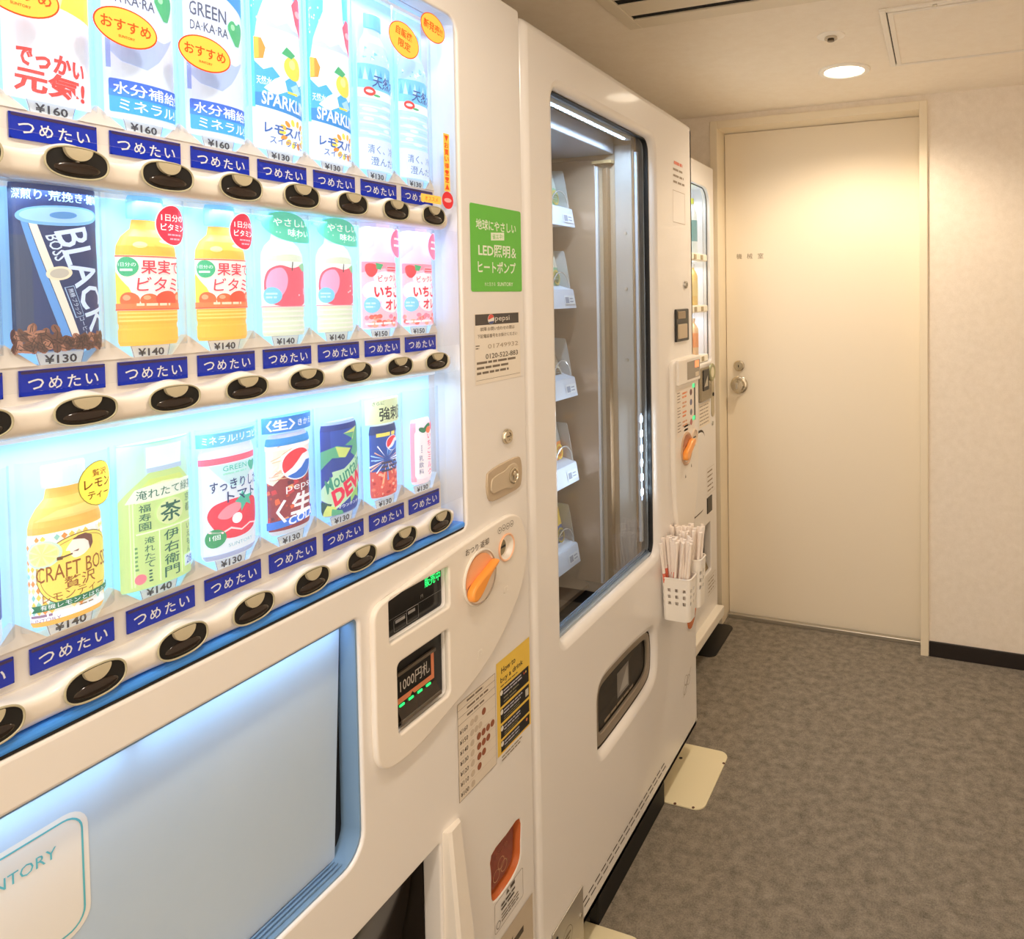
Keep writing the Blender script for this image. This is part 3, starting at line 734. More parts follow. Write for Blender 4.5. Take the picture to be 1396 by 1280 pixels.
def art_orange(p):
    p.rect(-.036, 1.3365, .036, 1.3865, pm(252, 238, 232), 1); p.poly([(-.036, 1.3365), (-.036, 1.372), (-.022, 1.3575), (-.012, 1.3365)], YEL, 2); p.rect(-.036, 1.3855, .036, 1.3868, pm(236, 110, 90), 3); p.rect(-.036, 1.3362, .036, 1.3376, pm(226, 96, 70), 6)
    for x, r in ((-.022, .0088), (-.006, .0072), (.024, .009)): p.ell(x, 1.3455, r, r*.86, pm(242, 110, 66), 3, 20); p.ell(x-.002, 1.348, r*.4, r*.3, pm(255, 170, 130), 4, 12)
    p.ell(.009, 1.3465, .0105, .0078, pm(236, 84, 56), 4, 20); p.rect(-.036, 1.3376, .036, 1.3425, pm(246, 130, 80), 5); p.dashes(-.016, 1.3395, .018, 1.3435, 1, pm(255, 220, 190), 6, .6, 4)
    p.text('果実で', .006, 1.3765, PRED, h=.0135, w=.036, layer=6, bold=.012); p.text('ビタミン', .010, 1.3605, PRED, h=.0135, w=.050, layer=6, bold=.008, shear=.12)
    p.ell(-.023, 1.3765, .0095, .0090, pm(62, 182, 130), 5, 24); p.text('1日分の', -.023, 1.3785, WHITE, h=.0038, w=.015, layer=7); p.dashes(-.029, 1.3715, -.017, 1.3755, 1, WHITE, 7, .5, 5)
    p.poly([(.026, 1.380), (.034, 1.386), (.034, 1.352), (.030, 1.345)], TEAL, 4)
def bottle(ri, ci, name, label, liquid, art_l, art_b, capm, capz=(1.4212, 1.4425)):
    t = sample(name, ri, ci, label, 'sample drink'); c = cols[ci]
    body_part('bottle_body', c, BP, .0145, .0278, liquid, t, art_b)
    body_part('label', c, [(.0280, 1.336), (.0280, 1.387)], .0148, .0280, WHITE, t, art_l)
    body_part('cap', c, [(.0168, capz[0]), (.0172, capz[0]+.003), (.0172, capz[1]-.002), (.0160, capz[1])], .0110, .0172, capm, t)
    return t
for ci, lab in ((2, 'orange juice sample bottle with red round sticker, beside the coffee card'), (3, 'orange juice sample bottle with red round sticker, beside the apple bottles')):
    t = bottle(1, ci, 'sample_bottle', lab, pm(252, 190, 72), art_orange, art_orange_body, pm(120, 192, 238))
    sticker_on_case('round_sticker', t, cols[ci], .0135, 1.4165, .0165, .0195, pm(228, 58, 84), WHITE, [('1日分の', .0005, .0070, .0070, .024, WHITE), ('ビタミン', .0010, -.0020, .0068, .026, WHITE), ('ーーーー', .0015, -.0090, .0018, .015, PINK), ('ーーー', .0015, -.0130, .0018, .011, PINK)])
def art_apple(p):
    p.rect(-.036, 1.3365, .036, 1.3865, pm(232, 240, 238), 1)
    p.poly(smooth_poly([(-.026, 1.344), (-.031, 1.360), (-.026, 1.376), (-.012, 1.383), (.002, 1.380), (.016, 1.383), (.029, 1.376), (.033, 1.358), (.028, 1.344), (.014, 1.3372), (-.012, 1.3372)], 4), pm(236, 96, 120), 2)
    p.poly(smooth_poly([(-.024, 1.350), (-.028, 1.362), (-.022, 1.376), (-.010, 1.380), (-.004, 1.370), (-.006, 1.356), (-.014, 1.346)], 4), pm(242, 166, 206), 3)
    p.line(.001, 1.377, .002, 1.387, .0012, pm(96, 70, 70), 4); p.poly([(.010, 1.383), (.018, 1.3865), (.030, 1.383), (.026, 1.376), (.016, 1.377)], pm(150, 206, 160), 4)
    for k in range(9): p.ell(.018+random.uniform(-.01, .012), 1.345+random.uniform(0, .016), .0012, .0012, pm(250, 200, 210), 4, 8)
    p.ell(-.021, 1.3490, .0105, .0095, pm(126, 206, 240), 5, 24); p.dashes(-.028, 1.345, -.014, 1.353, 2, pm(190, 232, 250), 6, .5, 6); p.rect(-.036, 1.3362, .036, 1.3372, pm(236, 130, 150), 6)
def art_clear(p):
    for k in range(5): p.rect(-.034, 1.308+k*.0055, .034, 1.310+k*.0055, pm(232, 236, 224), 1)
    p.poly([(-.030, 1.392), (.0, 1.396), (.026, 1.393), (.016, 1.401), (-.016, 1.403)], pm(224, 236, 236), 1)
for ci, lab in ((4, 'pale apple drink sample bottle under a green leaf sticker, nearer of two'), (5, 'pale apple drink sample bottle under a green leaf sticker, beside the pink cartons')):
    t = bottle(1, ci, 'sample_bottle', lab, pm(218, 226, 206), art_apple, art_clear, pm(136, 200, 240))
    prof = [(.0362, 0), (.0362, 3)]; p = Print(half(cols[ci], prof, .0195, .047, .0362), True)
    lf = smooth_poly([(-.034, 1.428), (-.026, 1.4385), (-.008, 1.4425), (.012, 1.437), (.026, 1.424), (.030, 1.412), (.018, 1.409), (-.004, 1.4095), (-.022, 1.416)], 4)
    p.poly(lf, pm(94, 200, 178), 3); p.line(-.042, 1.4345, -.030, 1.430, .0022, pm(94, 200, 178), 3); p.text('やさしい', -.001, 1.4305, WHITE, h=.0085, w=.040, layer=5, bold=.005); p.text('味わい', .008, 1.4195, WHITE, h=.0085, w=.028, layer=5, bold=.005)
    for k in range(12): p.ell(random.uniform(-.02, .02), random.uniform(1.413, 1.437), .0009, .0009, pm(170, 230, 215), 4, 8)
    p.build('leaf_sticker', t)
def art_berry(p):
    p.rect(-.041, 1.3045, .041, 1.444, pm(228, 214, 240), 1); p.poly([(-.041, 1.444), (-.041, 1.396), (-.014, 1.413), (-.010, 1.444)], pm(206, 200, 240), 2); p.poly([(.041, 1.444), (.041, 1.40), (.012, 1.413), (.012, 1.444)], pm(196, 206, 244), 2)
    p.poly([(-.012, 1.405), (.012, 1.405), (.030, 1.39), (.034, 1.306), (-.034, 1.306), (-.030, 1.39)], pm(240, 214, 232), 3)
    p.rect(-.036, 1.306, .036, 1.3925, pm(246, 196, 214), 4); p.poly([(-.036, 1.392), (.036, 1.392), (.036, 1.380), (0, 1.384), (-.036, 1.378)], pm(244, 150, 176), 5)
    p.text('ビックル', .007, 1.3710, PRED, h=.0095, w=.034, layer=7, bold=.02, rot=.05); p.text('いちご', .007, 1.3535, pm(226, 44, 74), h=.0165, w=.046, layer=7, bold=.04); p.text('オレ', .014, 1.3355, pm(226, 44, 74), h=.0145, w=.028, layer=7, bold=.04)
    for q in ((-.005, 1.354, .030, .014), (.012, 1.336, .018, .011), (.006, 1.371, .022, .009)): p.ell(*q, WHITE, 6, 24)
    p.poly(chaikin([(-.030, 1.388), (-.020, 1.391), (-.009, 1.387), (-.012, 1.376), (-.020, 1.371), (-.028, 1.377)], 1), pm(232, 66, 76), 7); p.poly([(-.013, 1.391), (-.002, 1.389), (-.006, 1.382), (-.012, 1.383)], GRN, 7)
    p.rect(.002, 1.379, .024, 1.3885, PINK, 7, .004); p.rect(.004, 1.3845, .022, 1.386, PRED, 8); p.rect(.004, 1.381, .022, 1.3825, PRED, 8)
    p.ell(-.020, 1.3355, .0125, .0105, pm(132, 210, 240), 8, 24); p.dashes(-.029, 1.331, -.011, 1.340, 2, pm(200, 236, 252), 9, .5, 7)
    for k in range(26): p.ell(random.uniform(-.035, .035), 1.308+random.random()*.013, .004, .003, (pm(238, 110, 100), pm(246, 170, 150), pm(240, 140, 170))[k % 3], 7, 10)
    p.dashes(-.03, 1.3085, .03, 1.3135, 1, WHITE, 8, .5, 3)
for ci, lab in ((6, 'pink strawberry drink sample card, left of the end one'), (7, 'pink strawberry drink sample card, last of the middle row')):
    t = sample('sample_card', 1, ci, lab, 'sample drink')
    body_part('printed_film', cols[ci], [(.0325, 1.3040), (.0325, 1.4445)], .0115, .0325, PALE, t, art_berry)
    sticker_on_case('round_sticker', t, cols[ci], .020, 1.418, .0165, .0195, pm(240, 130, 176), pm(250, 200, 222), [('ーー', -.002, .006, .003, .014, WHITE), ('ーーー', -.002, -.003, .003, .016, WHITE)])

# bottom row ---------------------------------------------------------
b_ = sample('sample_bottle', 2, 0, 'blue drink sample bottle cut by the left edge, bottom row', 'sample drink')
body_part('bottle_body', cols[0], [(.027, 1.0755), (.028, 1.080), (.028, 1.165), (.022, 1.178), (.014, 1.186)], .019, .028, pm(206, 226, 248), b_, lambda p: (p.rect(-.036, 1.095, .036, 1.135, pm(70, 90, 170), 1), p.rect(-.036, 1.135, .036, 1.16, pm(150, 200, 240), 1)))
body_part('cap', cols[0], [(.017, 1.187), (.017, 1.205)], .0145, .017, pm(40, 90, 190), b_)
def art_lemon(p):
    cols_ = (pm(244, 150, 80), pm(250, 206, 90), pm(240, 240, 236), pm(150, 206, 196), pm(246, 222, 150))
    rnd = random.Random(5); p.rect(-.0372, 1.086, .0372, 1.150, pm(238, 236, 226), 1)
    for i in range(16):
        for j in range(11):
            x = -.0355+i*.0047; z = 1.0885+j*.006; p.poly([(x-.0020, z), (x, z-.0029), (x+.0020, z), (x, z+.0029)], cols_[rnd.randrange(5)], 2)
    p.ell(.004, 1.118, .0315, .0300, pm(120, 96, 50), 3, 44); p.ell(.004, 1.118, .0308, .0293, pm(244, 228, 110), 4, 44); p.ring(ell(.004, 1.118, .0285, .0272, 44), .0005, pm(170, 130, 60), 5)
    p.ell(-.022, 1.136, .0130, .0115, pm(206, 228, 214), 6, 26); p.ell(-.022, 1.136, .0112, .0098, pm(236, 240, 180), 7, 26)
    for k in range(8): a = k*pi/4; p.poly([(-.022, 1.136), (-.022+.0104*cos(a-.28), 1.136+.009*sin(a-.28)), (-.022+.0104*cos(a+.28), 1.136+.009*sin(a+.28))], pm(222, 232, 150), 8)
    hd = smooth_poly([(x-.004, z) for x, z in ((.0005, 1.130), (-.0005, 1.1345), (-.003, 1.1355), (-.0005, 1.1405), (.003, 1.1445), (.010, 1.1455), (.0145, 1.142), (.0148, 1.136), (.012, 1.1315), (.008, 1.1285), (.003, 1.1275))], 3)
    p.poly(hd, pm(250, 244, 232), 6); p.poly([(-.0030, 1.1435), (.0010, 1.1460), (.0060, 1.1463), (.0108, 1.1430), (.0115, 1.136), (.0090, 1.131), (.0078, 1.1385), (.0050, 1.1415), (.0010, 1.1428)], pm(120, 78, 70), 7); p.line(-.0105, 1.1305, -.003, 1.1318, .0014, pm(110, 70, 50), 8); p.rect(-.0125, 1.1290, -.0090, 1.1318, pm(110, 70, 50), 8); p.poly([(-.003, 1.1335), (.0012, 1.1345), (.0005, 1.1328)], pm(120, 78, 70), 8)
    p.text('CRAFT BOSS', .0, 1.1195, pm(150, 86, 34), w=.053, h=.0128, layer=7, bold=.0, arc=1.0); p.text('贅沢', .002, 1.1080, pm(150, 86, 34), h=.0105, w=.021, layer=7, bold=.006); p.text('レモンティー', -.001, 1.0985, pm(150, 86, 34), w=.043, h=.0072, layer=7)
    p.poly([(-.032, 1.0885), (.036, 1.0905), (.036, 1.0955), (-.032, 1.0940), (-.029, 1.0912)], DGRN, 8); p.text('有機レモンとはちみつ', .001, 1.0920, WHITE, w=.050, h=.0042, layer=9)
    p.dashes(.0, 1.0850, .012, 1.0875, 1, pm(140, 110, 60), 8, .4, 9); p.text('SUNTORY', -.022, 1.0815, pm(150, 120, 150), w=.022, h=.003, layer=9); p.dashes(-.032, 1.0835, -.016, 1.087, 1, pm(150, 120, 150), 9, .6, 2)
t = sample('sample_bottle', 2, 1, 'lemon tea sample bottle with yellow round label', 'sample drink')
body_part('bottle_body', cols[1], [(.0265, 1.0755), (.0280, 1.079), (.0280, 1.158), (.0262, 1.165), (.0215, 1.173), (.0150, 1.180), (.0135, 1.188)], .0145, .0280, pm(246, 190, 92), t, lambda p: p.poly([(-.03, 1.163), (.03, 1.163), (.018, 1.172), (-.012, 1.170)], pm(250, 206, 120), 1))
body_part('label', cols[1], [(.0282, 1.080), (.0282, 1.1525)], .0148, .0282, WHITE, t, art_lemon)
body_part('cap', cols[1], [(.0165, 1.189), (.0170, 1.192), (.0170, 1.206), (.0160, 1.208)], .0110, .0170, pm(214, 234, 248), t)
sticker_on_case('round_sticker', t, cols[1], .0165, 1.187, .0165, .0195, pm(246, 230, 90), pm(150, 140, 60), [('贅沢', .001, .0095, .0062, .014, pm(160, 110, 40)), ('レモン', .000, .0005, .0080, .025, pm(120, 70, 20)), ('ティー', .000, -.0095, .0066, .020, pm(120, 70, 20))])
def art_tea(p):
    p.rect(-.042, 1.0765, .042, 1.211, pm(190, 232, 214), 1); p.poly([(-.042, 1.0765), (.042, 1.0765), (.042, 1.165), (.028, 1.173), (.016, 1.184), (-.010, 1.184), (-.022, 1.174), (-.034, 1.165), (-.042, 1.160)], pm(196, 224, 150), 2)
    p.poly([(-.012, 1.186), (.018, 1.186), (.020, 1.208), (-.012, 1.208)], pm(232, 240, 248), 3); p.rect(-.012, 1.184, .019, 1.1885, pm(180, 206, 232), 4); p.poly([(-.010, 1.178), (.017, 1.178), (.022, 1.172), (-.016, 1.172)], pm(206, 226, 130), 3)
    p.poly([(-.032, 1.158), (.040, 1.158), (.040, 1.171), (.0, 1.174), (-.022, 1.170)], pm(232, 240, 226), 3)
    for x in (-.028, -.025): p.rect(x, 1.08, x+.0015, 1.158, pm(216, 236, 190), 3)
    for y in (1.158, 1.1285): p.rect(-.022, y-.0007, .042, y+.0007, pm(232, 242, 214), 4)
    for x in (-.004, .016): p.rect(x, 1.08, x+.0008, 1.1285, pm(232, 242, 214), 4)
    DG = pm(44, 104, 92); p.text('淹れたて緑茶', .007, 1.1645, DG, w=.056, h=.0090, layer=5); p.ell(.007, 1.1435, .0125, .0125, pm(216, 232, 176), 4); p.text('茶', .007, 1.1435, DG, h=.0185, w=.0190, layer=5, bold=.012)
    p.vtext('福寿園', -.0145, 1.156, 1.1305, DG, .0095, 5, .005); p.vtext('京都', .0265, 1.157, 1.137, DG, .0085, 5); p.vtext('伊右衛門', .0065, 1.127, 1.0800, DG, .0135, 5, .006); p.vtext('淹れたて', -.0115, 1.1250, 1.0950, DG, .0078, 5); p.vtext('いえもん', .0265, 1.127, 1.096, DG, .0062, 5)
    p.dashes(-.0125, 1.0815, -.0095, 1.094, 4, DG, 5, .5, 4); p.dashes(-.0235, 1.094, -.0205, 1.118, 6, pm(110, 160, 110), 5, .5, 3); p.ell(-.0195, 1.0865, .0050, .0048, pm(238, 130, 150), 5, 16); p.rect(.0195, 1.0845, .040, 1.0955, pm(214, 232, 250), 5); p.text('280', .029, 1.0900, pm(70, 110, 170), h=.0075, w=.015, layer=6)
t = sample('sample_card', 2, 2, 'pale green tea sample card with dark green vertical writing', 'sample drink')
body_part('printed_film', cols[2], [(.0335, 1.0758), (.0335, 1.2125)], .0125, .0335, MINT, t, art_tea)
def can_prof(z0, z1, r): return [(r*.84, z0), (r*.95, z0+.004), (r, z0+.009), (r, z1-.010), (r*.94, z1-.004), (r*.88, z1)]
def banner(t, c, z0, z1, m, txt, tm, w=.0325, extra=None):
    body_part('banner', c, [(w, z0), (w, z1)], .0195, w, m, t, lambda p: (txt(p), None))
def art_tomato(p):
    p.rect(-.041, 1.079, .041, 1.194, pm(224, 236, 250), 1); p.rect(-.038, 1.0775, .041, 1.083, pm(172, 184, 220), 2); p.rect(-.041, 1.176, .041, 1.1825, pm(240, 110, 140), 2)
    p.poly([(-.026, 1.175), (.028, 1.175), (.008, 1.150), (-.004, 1.150)], pm(196, 230, 240), 2)
    p.text('GREEN', .0, 1.1705, TEAL, h=.0055, w=.024, layer=4); p.dashes(-.012, 1.1635, .012, 1.1665, 1, MINT, 4, .6, 2); p.poly(chaikin([(.020, 1.160), (.027, 1.170), (.024, 1.1745), (.020, 1.172), (.016, 1.1745), (.013, 1.170)], 1), TEAL, 4)
    p.text('すっきりした', .002, 1.1535, pm(44, 66, 116), w=.054, h=.0112, layer=5, bold=.012, arc=1.2); p.text('トマト', .007, 1.1405, pm(44, 66, 116), w=.032, h=.0115, layer=5, bold=.012)
    p.poly(smooth_poly([(-.024, 1.113), (-.029, 1.124), (-.022, 1.134), (-.006, 1.1375), (.012, 1.1365), (.026, 1.131), (.030, 1.117), (.024, 1.104), (.008, 1.097), (-.012, 1.099)], 4), pm(232, 70, 96), 3)
    p.poly(smooth_poly([(-.018, 1.122), (-.010, 1.131), (.002, 1.133), (.004, 1.126), (-.008, 1.118)], 4), pm(246, 150, 170), 4); p.poly([(-.002, 1.134), (.004, 1.131), (.004, 1.122), (.010, 1.130), (.016, 1.126), (.014, 1.134), (.020, 1.138), (.009, 1.138), (.006, 1.144), (.003, 1.138)], TEAL, 5)
    p.ell(.0, 1.1165, .005, .0055, WHITE, 5, 16); p.poly([(-.028, 1.109), (-.014, 1.106), (-.006, 1.109), (.004, 1.104), (.014, 1.108), (.026, 1.105), (.026, 1.1035), (.014, 1.1063), (.004, 1.1023), (-.006, 1.107), (-.014, 1.104), (-.028, 1.107)], pm(250, 220, 228), 5)
    p.ell(-.0215, 1.1005, .0110, .0095, pm(58, 156, 110), 5, 22); p.text('1個', -.0215, 1.1015, WHITE, h=.0055, w=.011, layer=6); p.text('SUNTORY', .004, 1.0905, pm(150, 176, 170), w=.026, h=.0035, layer=5)
t = sample('sample_can', 2, 3, 'white tomato juice sample can with a red tomato', 'sample drink')
body_part('can_body', cols[3], can_prof(1.0765, 1.1955, .0310), .014, .0310, PALE, t, art_tomato)
body_part('banner', cols[3], [(.0335, 1.1945), (.0335, 1.2085)], .0150, .0335, pm(112, 198, 236), t, lambda p: p.text('ミネラル!リコピン', .002, 1.2015, WHITE, w=.070, h=.0080, layer=2, bold=.012))
def globe(p, x, y, r, l, rot=0.0):
    R_ = lambda q: [(x+a*cos(rot)-b2*sin(rot), y+a*sin(rot)+b2*cos(rot)) for a, b2 in q]
    p.ell(x, y, r*1.08, r*1.08, WHITE, l, 36)
    tp = [(r*cos(a), r*sin(a)) for a in [radians(18+ (190-18)*i/20) for i in range(21)]]; p.poly(R_(tp+[(-r*.45, -r*.05), (.0, r*.18), (r*.45, r*.42)]), pm(240, 66, 86), l+1)
    bt = [(r*cos(a), r*sin(a)) for a in [radians(205+(345-205)*i/20) for i in range(21)]]; p.poly(R_(bt+[(r*.55, -r*.10), (.05*r, -r*.36), (-r*.4, -r*.46)]), pm(52, 120, 216), l+1)
def art_cola(p):
    rnd = random.Random(11); p.rect(-.0364, 1.084, .0364, 1.186, pm(150, 66, 78), 1)
    for k in range(90):
        x = rnd.uniform(-.036, .036); z = rnd.uniform(1.085, 1.17); s = rnd.uniform(.002, .007)
        cs = (pm(190, 80, 70), pm(226, 110, 80), pm(110, 50, 76), pm(206, 70, 84), pm(92, 60, 110), pm(236, 160, 110)); p.poly([(x, z), (x+s, z+s*.3), (x+s*.7, z+s), (x-s*.2, z+s*.8)], cs[rnd.randrange(6)], 2+k % 3)
    p.poly([(-.036, 1.186), (-.036, 1.140), (-.026, 1.136), (-.014, 1.146), (-.004, 1.156), (.02, 1.168), (.036, 1.172), (.036, 1.186)], pm(238, 226, 214), 5)
    for k in range(30): x = rnd.uniform(-.036, .0); z = rnd.uniform(1.142, 1.182); p.line(x, z, x+.012, z+rnd.uniform(-.004, .010), .0008, (pm(226, 190, 150), WHITE, pm(206, 160, 130))[k % 3], 6)
    p.rect(-.0364, 1.180, .0364, 1.1885, pm(60, 150, 224), 7); p.poly([(-.0364, 1.181), (-.02, 1.1775), (0, 1.1795), (.02, 1.177), (.0364, 1.180), (.0364, 1.1755), (-.0364, 1.1755)], WHITE, 8)
    globe(p, .002, 1.157, .0172, 9, .35)
    p.text('pepsi', .004, 1.1300, WHITE, w=.032, h=.0105, layer=10, bold=-.004); p.text('〈', -.0175, 1.106, WHITE, h=.026, w=.011, layer=10, bold=.02); p.text('生', .0055, 1.1115, WHITE, h=.0235, w=.025, layer=10, bold=.03, shear=.12); p.text('〉', .027, 1.112, WHITE, h=.028, w=.010, layer=10, bold=.02); p.line(-.002, 1.0985, .020, 1.1005, .0022, WHITE, 10)
    p.poly([(-.0364, 1.086), (.0364, 1.093), (.0364, 1.102), (-.0364, 1.0945)], pm(60, 124, 222), 9); p.text('COLA', .006, 1.0950, WHITE, w=.033, h=.0095, layer=11, bold=.02, rot=.09, shear=.15)
t = sample('sample_can', 2, 4, 'red and blue cola sample can under a blue banner', 'sample drink')
body_part('can_body', cols[4], can_prof(1.0785, 1.1925, .0280), .014, .0280, pm(206, 214, 230), t, art_cola)
body_part('banner', cols[4], [(.0330, 1.1950), (.0330, 1.2125)], .0150, .0330, pm(64, 140, 222), t, lambda p: (p.text('〈生〉', -.017, 1.2035, WHITE, w=.034, h=.0125, layer=2, bold=.03), p.text('きかえる', .018, 1.2035, WHITE, w=.030, h=.0075, layer=2, bold=.012)))
def art_dew(p):
    B = pm(44, 84, 180); p.rect(-.0364, 1.079, .0364, 1.189, pm(40, 72, 160), 1); p.rect(-.0364, 1.183, .0364, 1.190, pm(34, 56, 130), 2); p.rect(-.02, 1.16, .012, 1.183, B, 2)
    LG = pm(150, 208, 120); MG = pm(92, 176, 140); DG = pm(28, 84, 84); LY_ = pm(206, 222, 130)
    p.poly([(-.0364, 1.136), (-.0364, 1.158), (-.012, 1.164), (.006, 1.158), (-.002, 1.148), (-.018, 1.150)], MG, 3); p.poly([(-.014, 1.1635), (.006, 1.158), (-.002, 1.148), (-.010, 1.150)], LY_, 4)
    p.poly([(-.004, 1.178), (.014, 1.176), (.022, 1.186), (.034, 1.190), (.034, 1.150), (.014, 1.146), (.006, 1.152), (.010, 1.160), (-.002, 1.163), (.010, 1.169)], MG, 3); p.poly([(-.004, 1.178), (.012, 1.177), (.010, 1.169), (-.002, 1.163), (.008, 1.168), (.018, 1.184)], LY_, 4)
    p.poly([(-.0364, 1.112), (-.018, 1.128), (-.019, 1.133), (-.004, 1.1345), (.034, 1.160), (.034, 1.124), (.004, 1.098), (-.026, 1.080), (-.022, 1.094), (-.0364, 1.100)], pm(190, 224, 190), 5)
    p.poly([(-.0364, 1.098), (-.020, 1.094), (-.028, 1.079), (-.0364, 1.079)], DG, 6)
    p.poly([(.004, 1.108), (.030, 1.122), (.030, 1.112), (.018, 1.104), (.020, 1.093), (.012, 1.097), (.004, 1.090)], LG, 4); p.poly([(.020, 1.12), (.030, 1.122), (.034, 1.10), (.028, 1.092)], MG, 4)
    p.poly([(-.0364, 1.079), (-.026, 1.093), (-.016, 1.090), (-.012, 1.079)], LY_, 7); p.poly([(-.022, 1.079), (-.020, 1.088), (-.008, 1.084), (-.006, 1.079)], MG, 8)
    p.text('Mountain', -.003, 1.1285, pm(60, 150, 130), w=.056, h=.0165, layer=8, bold=.012, rot=.52, shear=.3)
    p.text('DEW', .004, 1.1120, pm(226, 44, 88), w=.052, h=.0190, layer=8, bold=.05, rot=.52, shear=.3)
    p.text('マウンテンデュー', .006, 1.0895, WHITE, w=.038, h=.0042, layer=8, bold=.012, rot=.06)
t = sample('sample_can', 2, 5, 'dark blue and green soda sample can', 'sample drink')
body_part('can_body', cols[5], can_prof(1.0775, 1.1935, .0285), .014, .0285, pm(150, 170, 210), t, art_dew)
def art_burst(p):
    rnd = random.Random(21); p.rect(-.030, 1.080, .030, 1.172, pm(44, 84, 170), 1); p.rect(-.030, 1.080, .030, 1.115, pm(216, 92, 90), 2)
    for k in range(36):
        a = rnd.uniform(0, 2*pi); r0 = .004; r1 = rnd.uniform(.012, .034); p.poly([(-.004+r0*cos(a), 1.130+r0*sin(a)), (-.004+r1*cos(a+.05), 1.130+r1*sin(a+.05)), (-.004+r1*cos(a-.03), 1.130+r1*sin(a-.03))], (pm(170, 214, 250), WHITE, pm(90, 160, 230), pm(250, 190, 150))[k % 4], 3)
    for k in range(40): x = rnd.uniform(-.028, .028); z = rnd.uniform(1.081, 1.112); p.ell(x, z, rnd.uniform(.001, .004), .002, (pm(236, 130, 110), pm(190, 60, 70), pm(246, 180, 160))[k % 3], 4, 8)
    p.rect(-.030, 1.164, .030, 1.175, pm(34, 60, 120), 4); p.dashes(-.018, 1.160, .012, 1.166, 1, LEMON, 5, .8, 6); globe(p, .005, 1.1500, .0095, 6, .4)
    p.text('炭酸', -.002, 1.126, pm(60, 50, 70), h=.010, w=.020, layer=8, shear=.2) if False else p.dashes(-.012, 1.112, .018, 1.128, 3, pm(70, 66, 96), 6, .5, 13)
t = sample('sample_can', 2, 6, 'slim blue and red cola sample can under a yellow banner', 'sample drink')
body_part('can_body', cols[6], can_prof(1.0775, 1.1760, .0235), .013, .0235, pm(196, 206, 226), t, art_burst)
body_part('banner', cols[6], [(.0300, 1.1780), (.0300, 1.2100)], .0145, .0300, pm(224, 234, 190), t, lambda p: (p.text('強刺激', .010, 1.1905, pm(48, 66, 60), w=.050, h=.0190, layer=2, bold=.018), p.text('さらに', -.016, 1.2055, pm(60, 84, 70), w=.018, h=.0045, layer=2)))
def art_milk(p):
    p.rect(-.026, 1.079, .026, 1.168, pm(244, 226, 236), 1); p.rect(-.026, 1.082, -.016, 1.166, PINK, 2); p.poly(rrect(-.018, 1.086, .024, 1.155, .006), pm(250, 240, 246), 3)
    p.vtext('いちごミルク', .006, 1.150, 1.088, HOT, .0085, 5, .012); p.vtext('乳飲料', -.0085, 1.120, 1.091, INK, .0070, 5); p.ell(.002, 1.158, .008, .004, DGRN, 4, 14, .6); p.ell(-.006, 1.155, .006, .0035, DGRN, 4, 14, -.5); p.ell(.004, 1.154, .0048, .005, pm(240, 120, 80), 5, 16); p.ell(.014, 1.158, .006, .006, HOT, 5, 14)
    p.dashes(-.0085, 1.122, -.0065, 1.134, 4, INK, 5, .4, 3)
t = sample('sample_can', 2, 7, 'slim pink strawberry milk sample can, last of the bottom row', 'sample drink')
body_part('can_body', cols[7], can_prof(1.0775, 1.1700, .0200), .012, .0200, pm(246, 220, 232), t, art_milk)

# stickers on the display cover
YST = M('sticker_yellow', (250, 200, 84), .4, emit=.22); OST = M('sticker_orange', (232, 84, 30), .4, emit=.12); REDST = M('sticker_red', (226, 44, 56), .4, emit=.1)  # faint glow put into the sticker colours to brighten them
def oval(c, z, rx, ry, lines, rot=0):
    p = Print(flat(-.0033)); p.ell(c, z, rx, ry, OST, 1, 40, rot); p.ell(c, z, rx-.0013, ry-.0013, YST, 2, 40, rot)
    for tt, dy, h, w in lines: p.text(tt, c-dy*sin(rot)*0, z+dy, OST, h=h, w=w, layer=3, bold=.012, rot=rot)
    q = p.build('recommendation_sticker', vm); return q
for c in (.3660, .4460, .5205):
    oval(c, 1.5850+(.001 if c > .5 else .0015), .0275, .0170, [('おすすめ', .0012, .0105, .043), ('SUNTORY', -.0085, .0022, .014)])
oval(.8090, 1.6910, .0300, .0230, [('自販機', .0085, .0115, .032), ('限定', -.0065, .0115, .024)], -.15)
oval(.8700, 1.7270, .0265, .0200, [('新発売!!', .0010, .0130, .041)], -.1)
p = Print(flat(-.0033)); p.rect(.8880, 1.4990, .9015, 1.5830, YST, 1); p.vtext('▼お買い得!!▲', .8947, 1.581, 1.501, OST, .0095, 2, .02); p.build('bargain_strip', vm)
p = Print(flat(.0018)); p.rect(.8300, 1.4770, .8735, 1.4885, YST, 1, .001); p.text('オススメ', .852, 1.4827, OST, h=.006, w=.028, layer=2); p.build('bargain_tag', vm)
p = Print(flat(.0022)); p.ell(.8880, 1.4850, .0130, .0125, REDST, 1); p.ell(.888, 1.485, .0085, .0032, M('sticker_pale', (250, 190, 196), .4), 2, 18); p.build('round_sticker', vm)

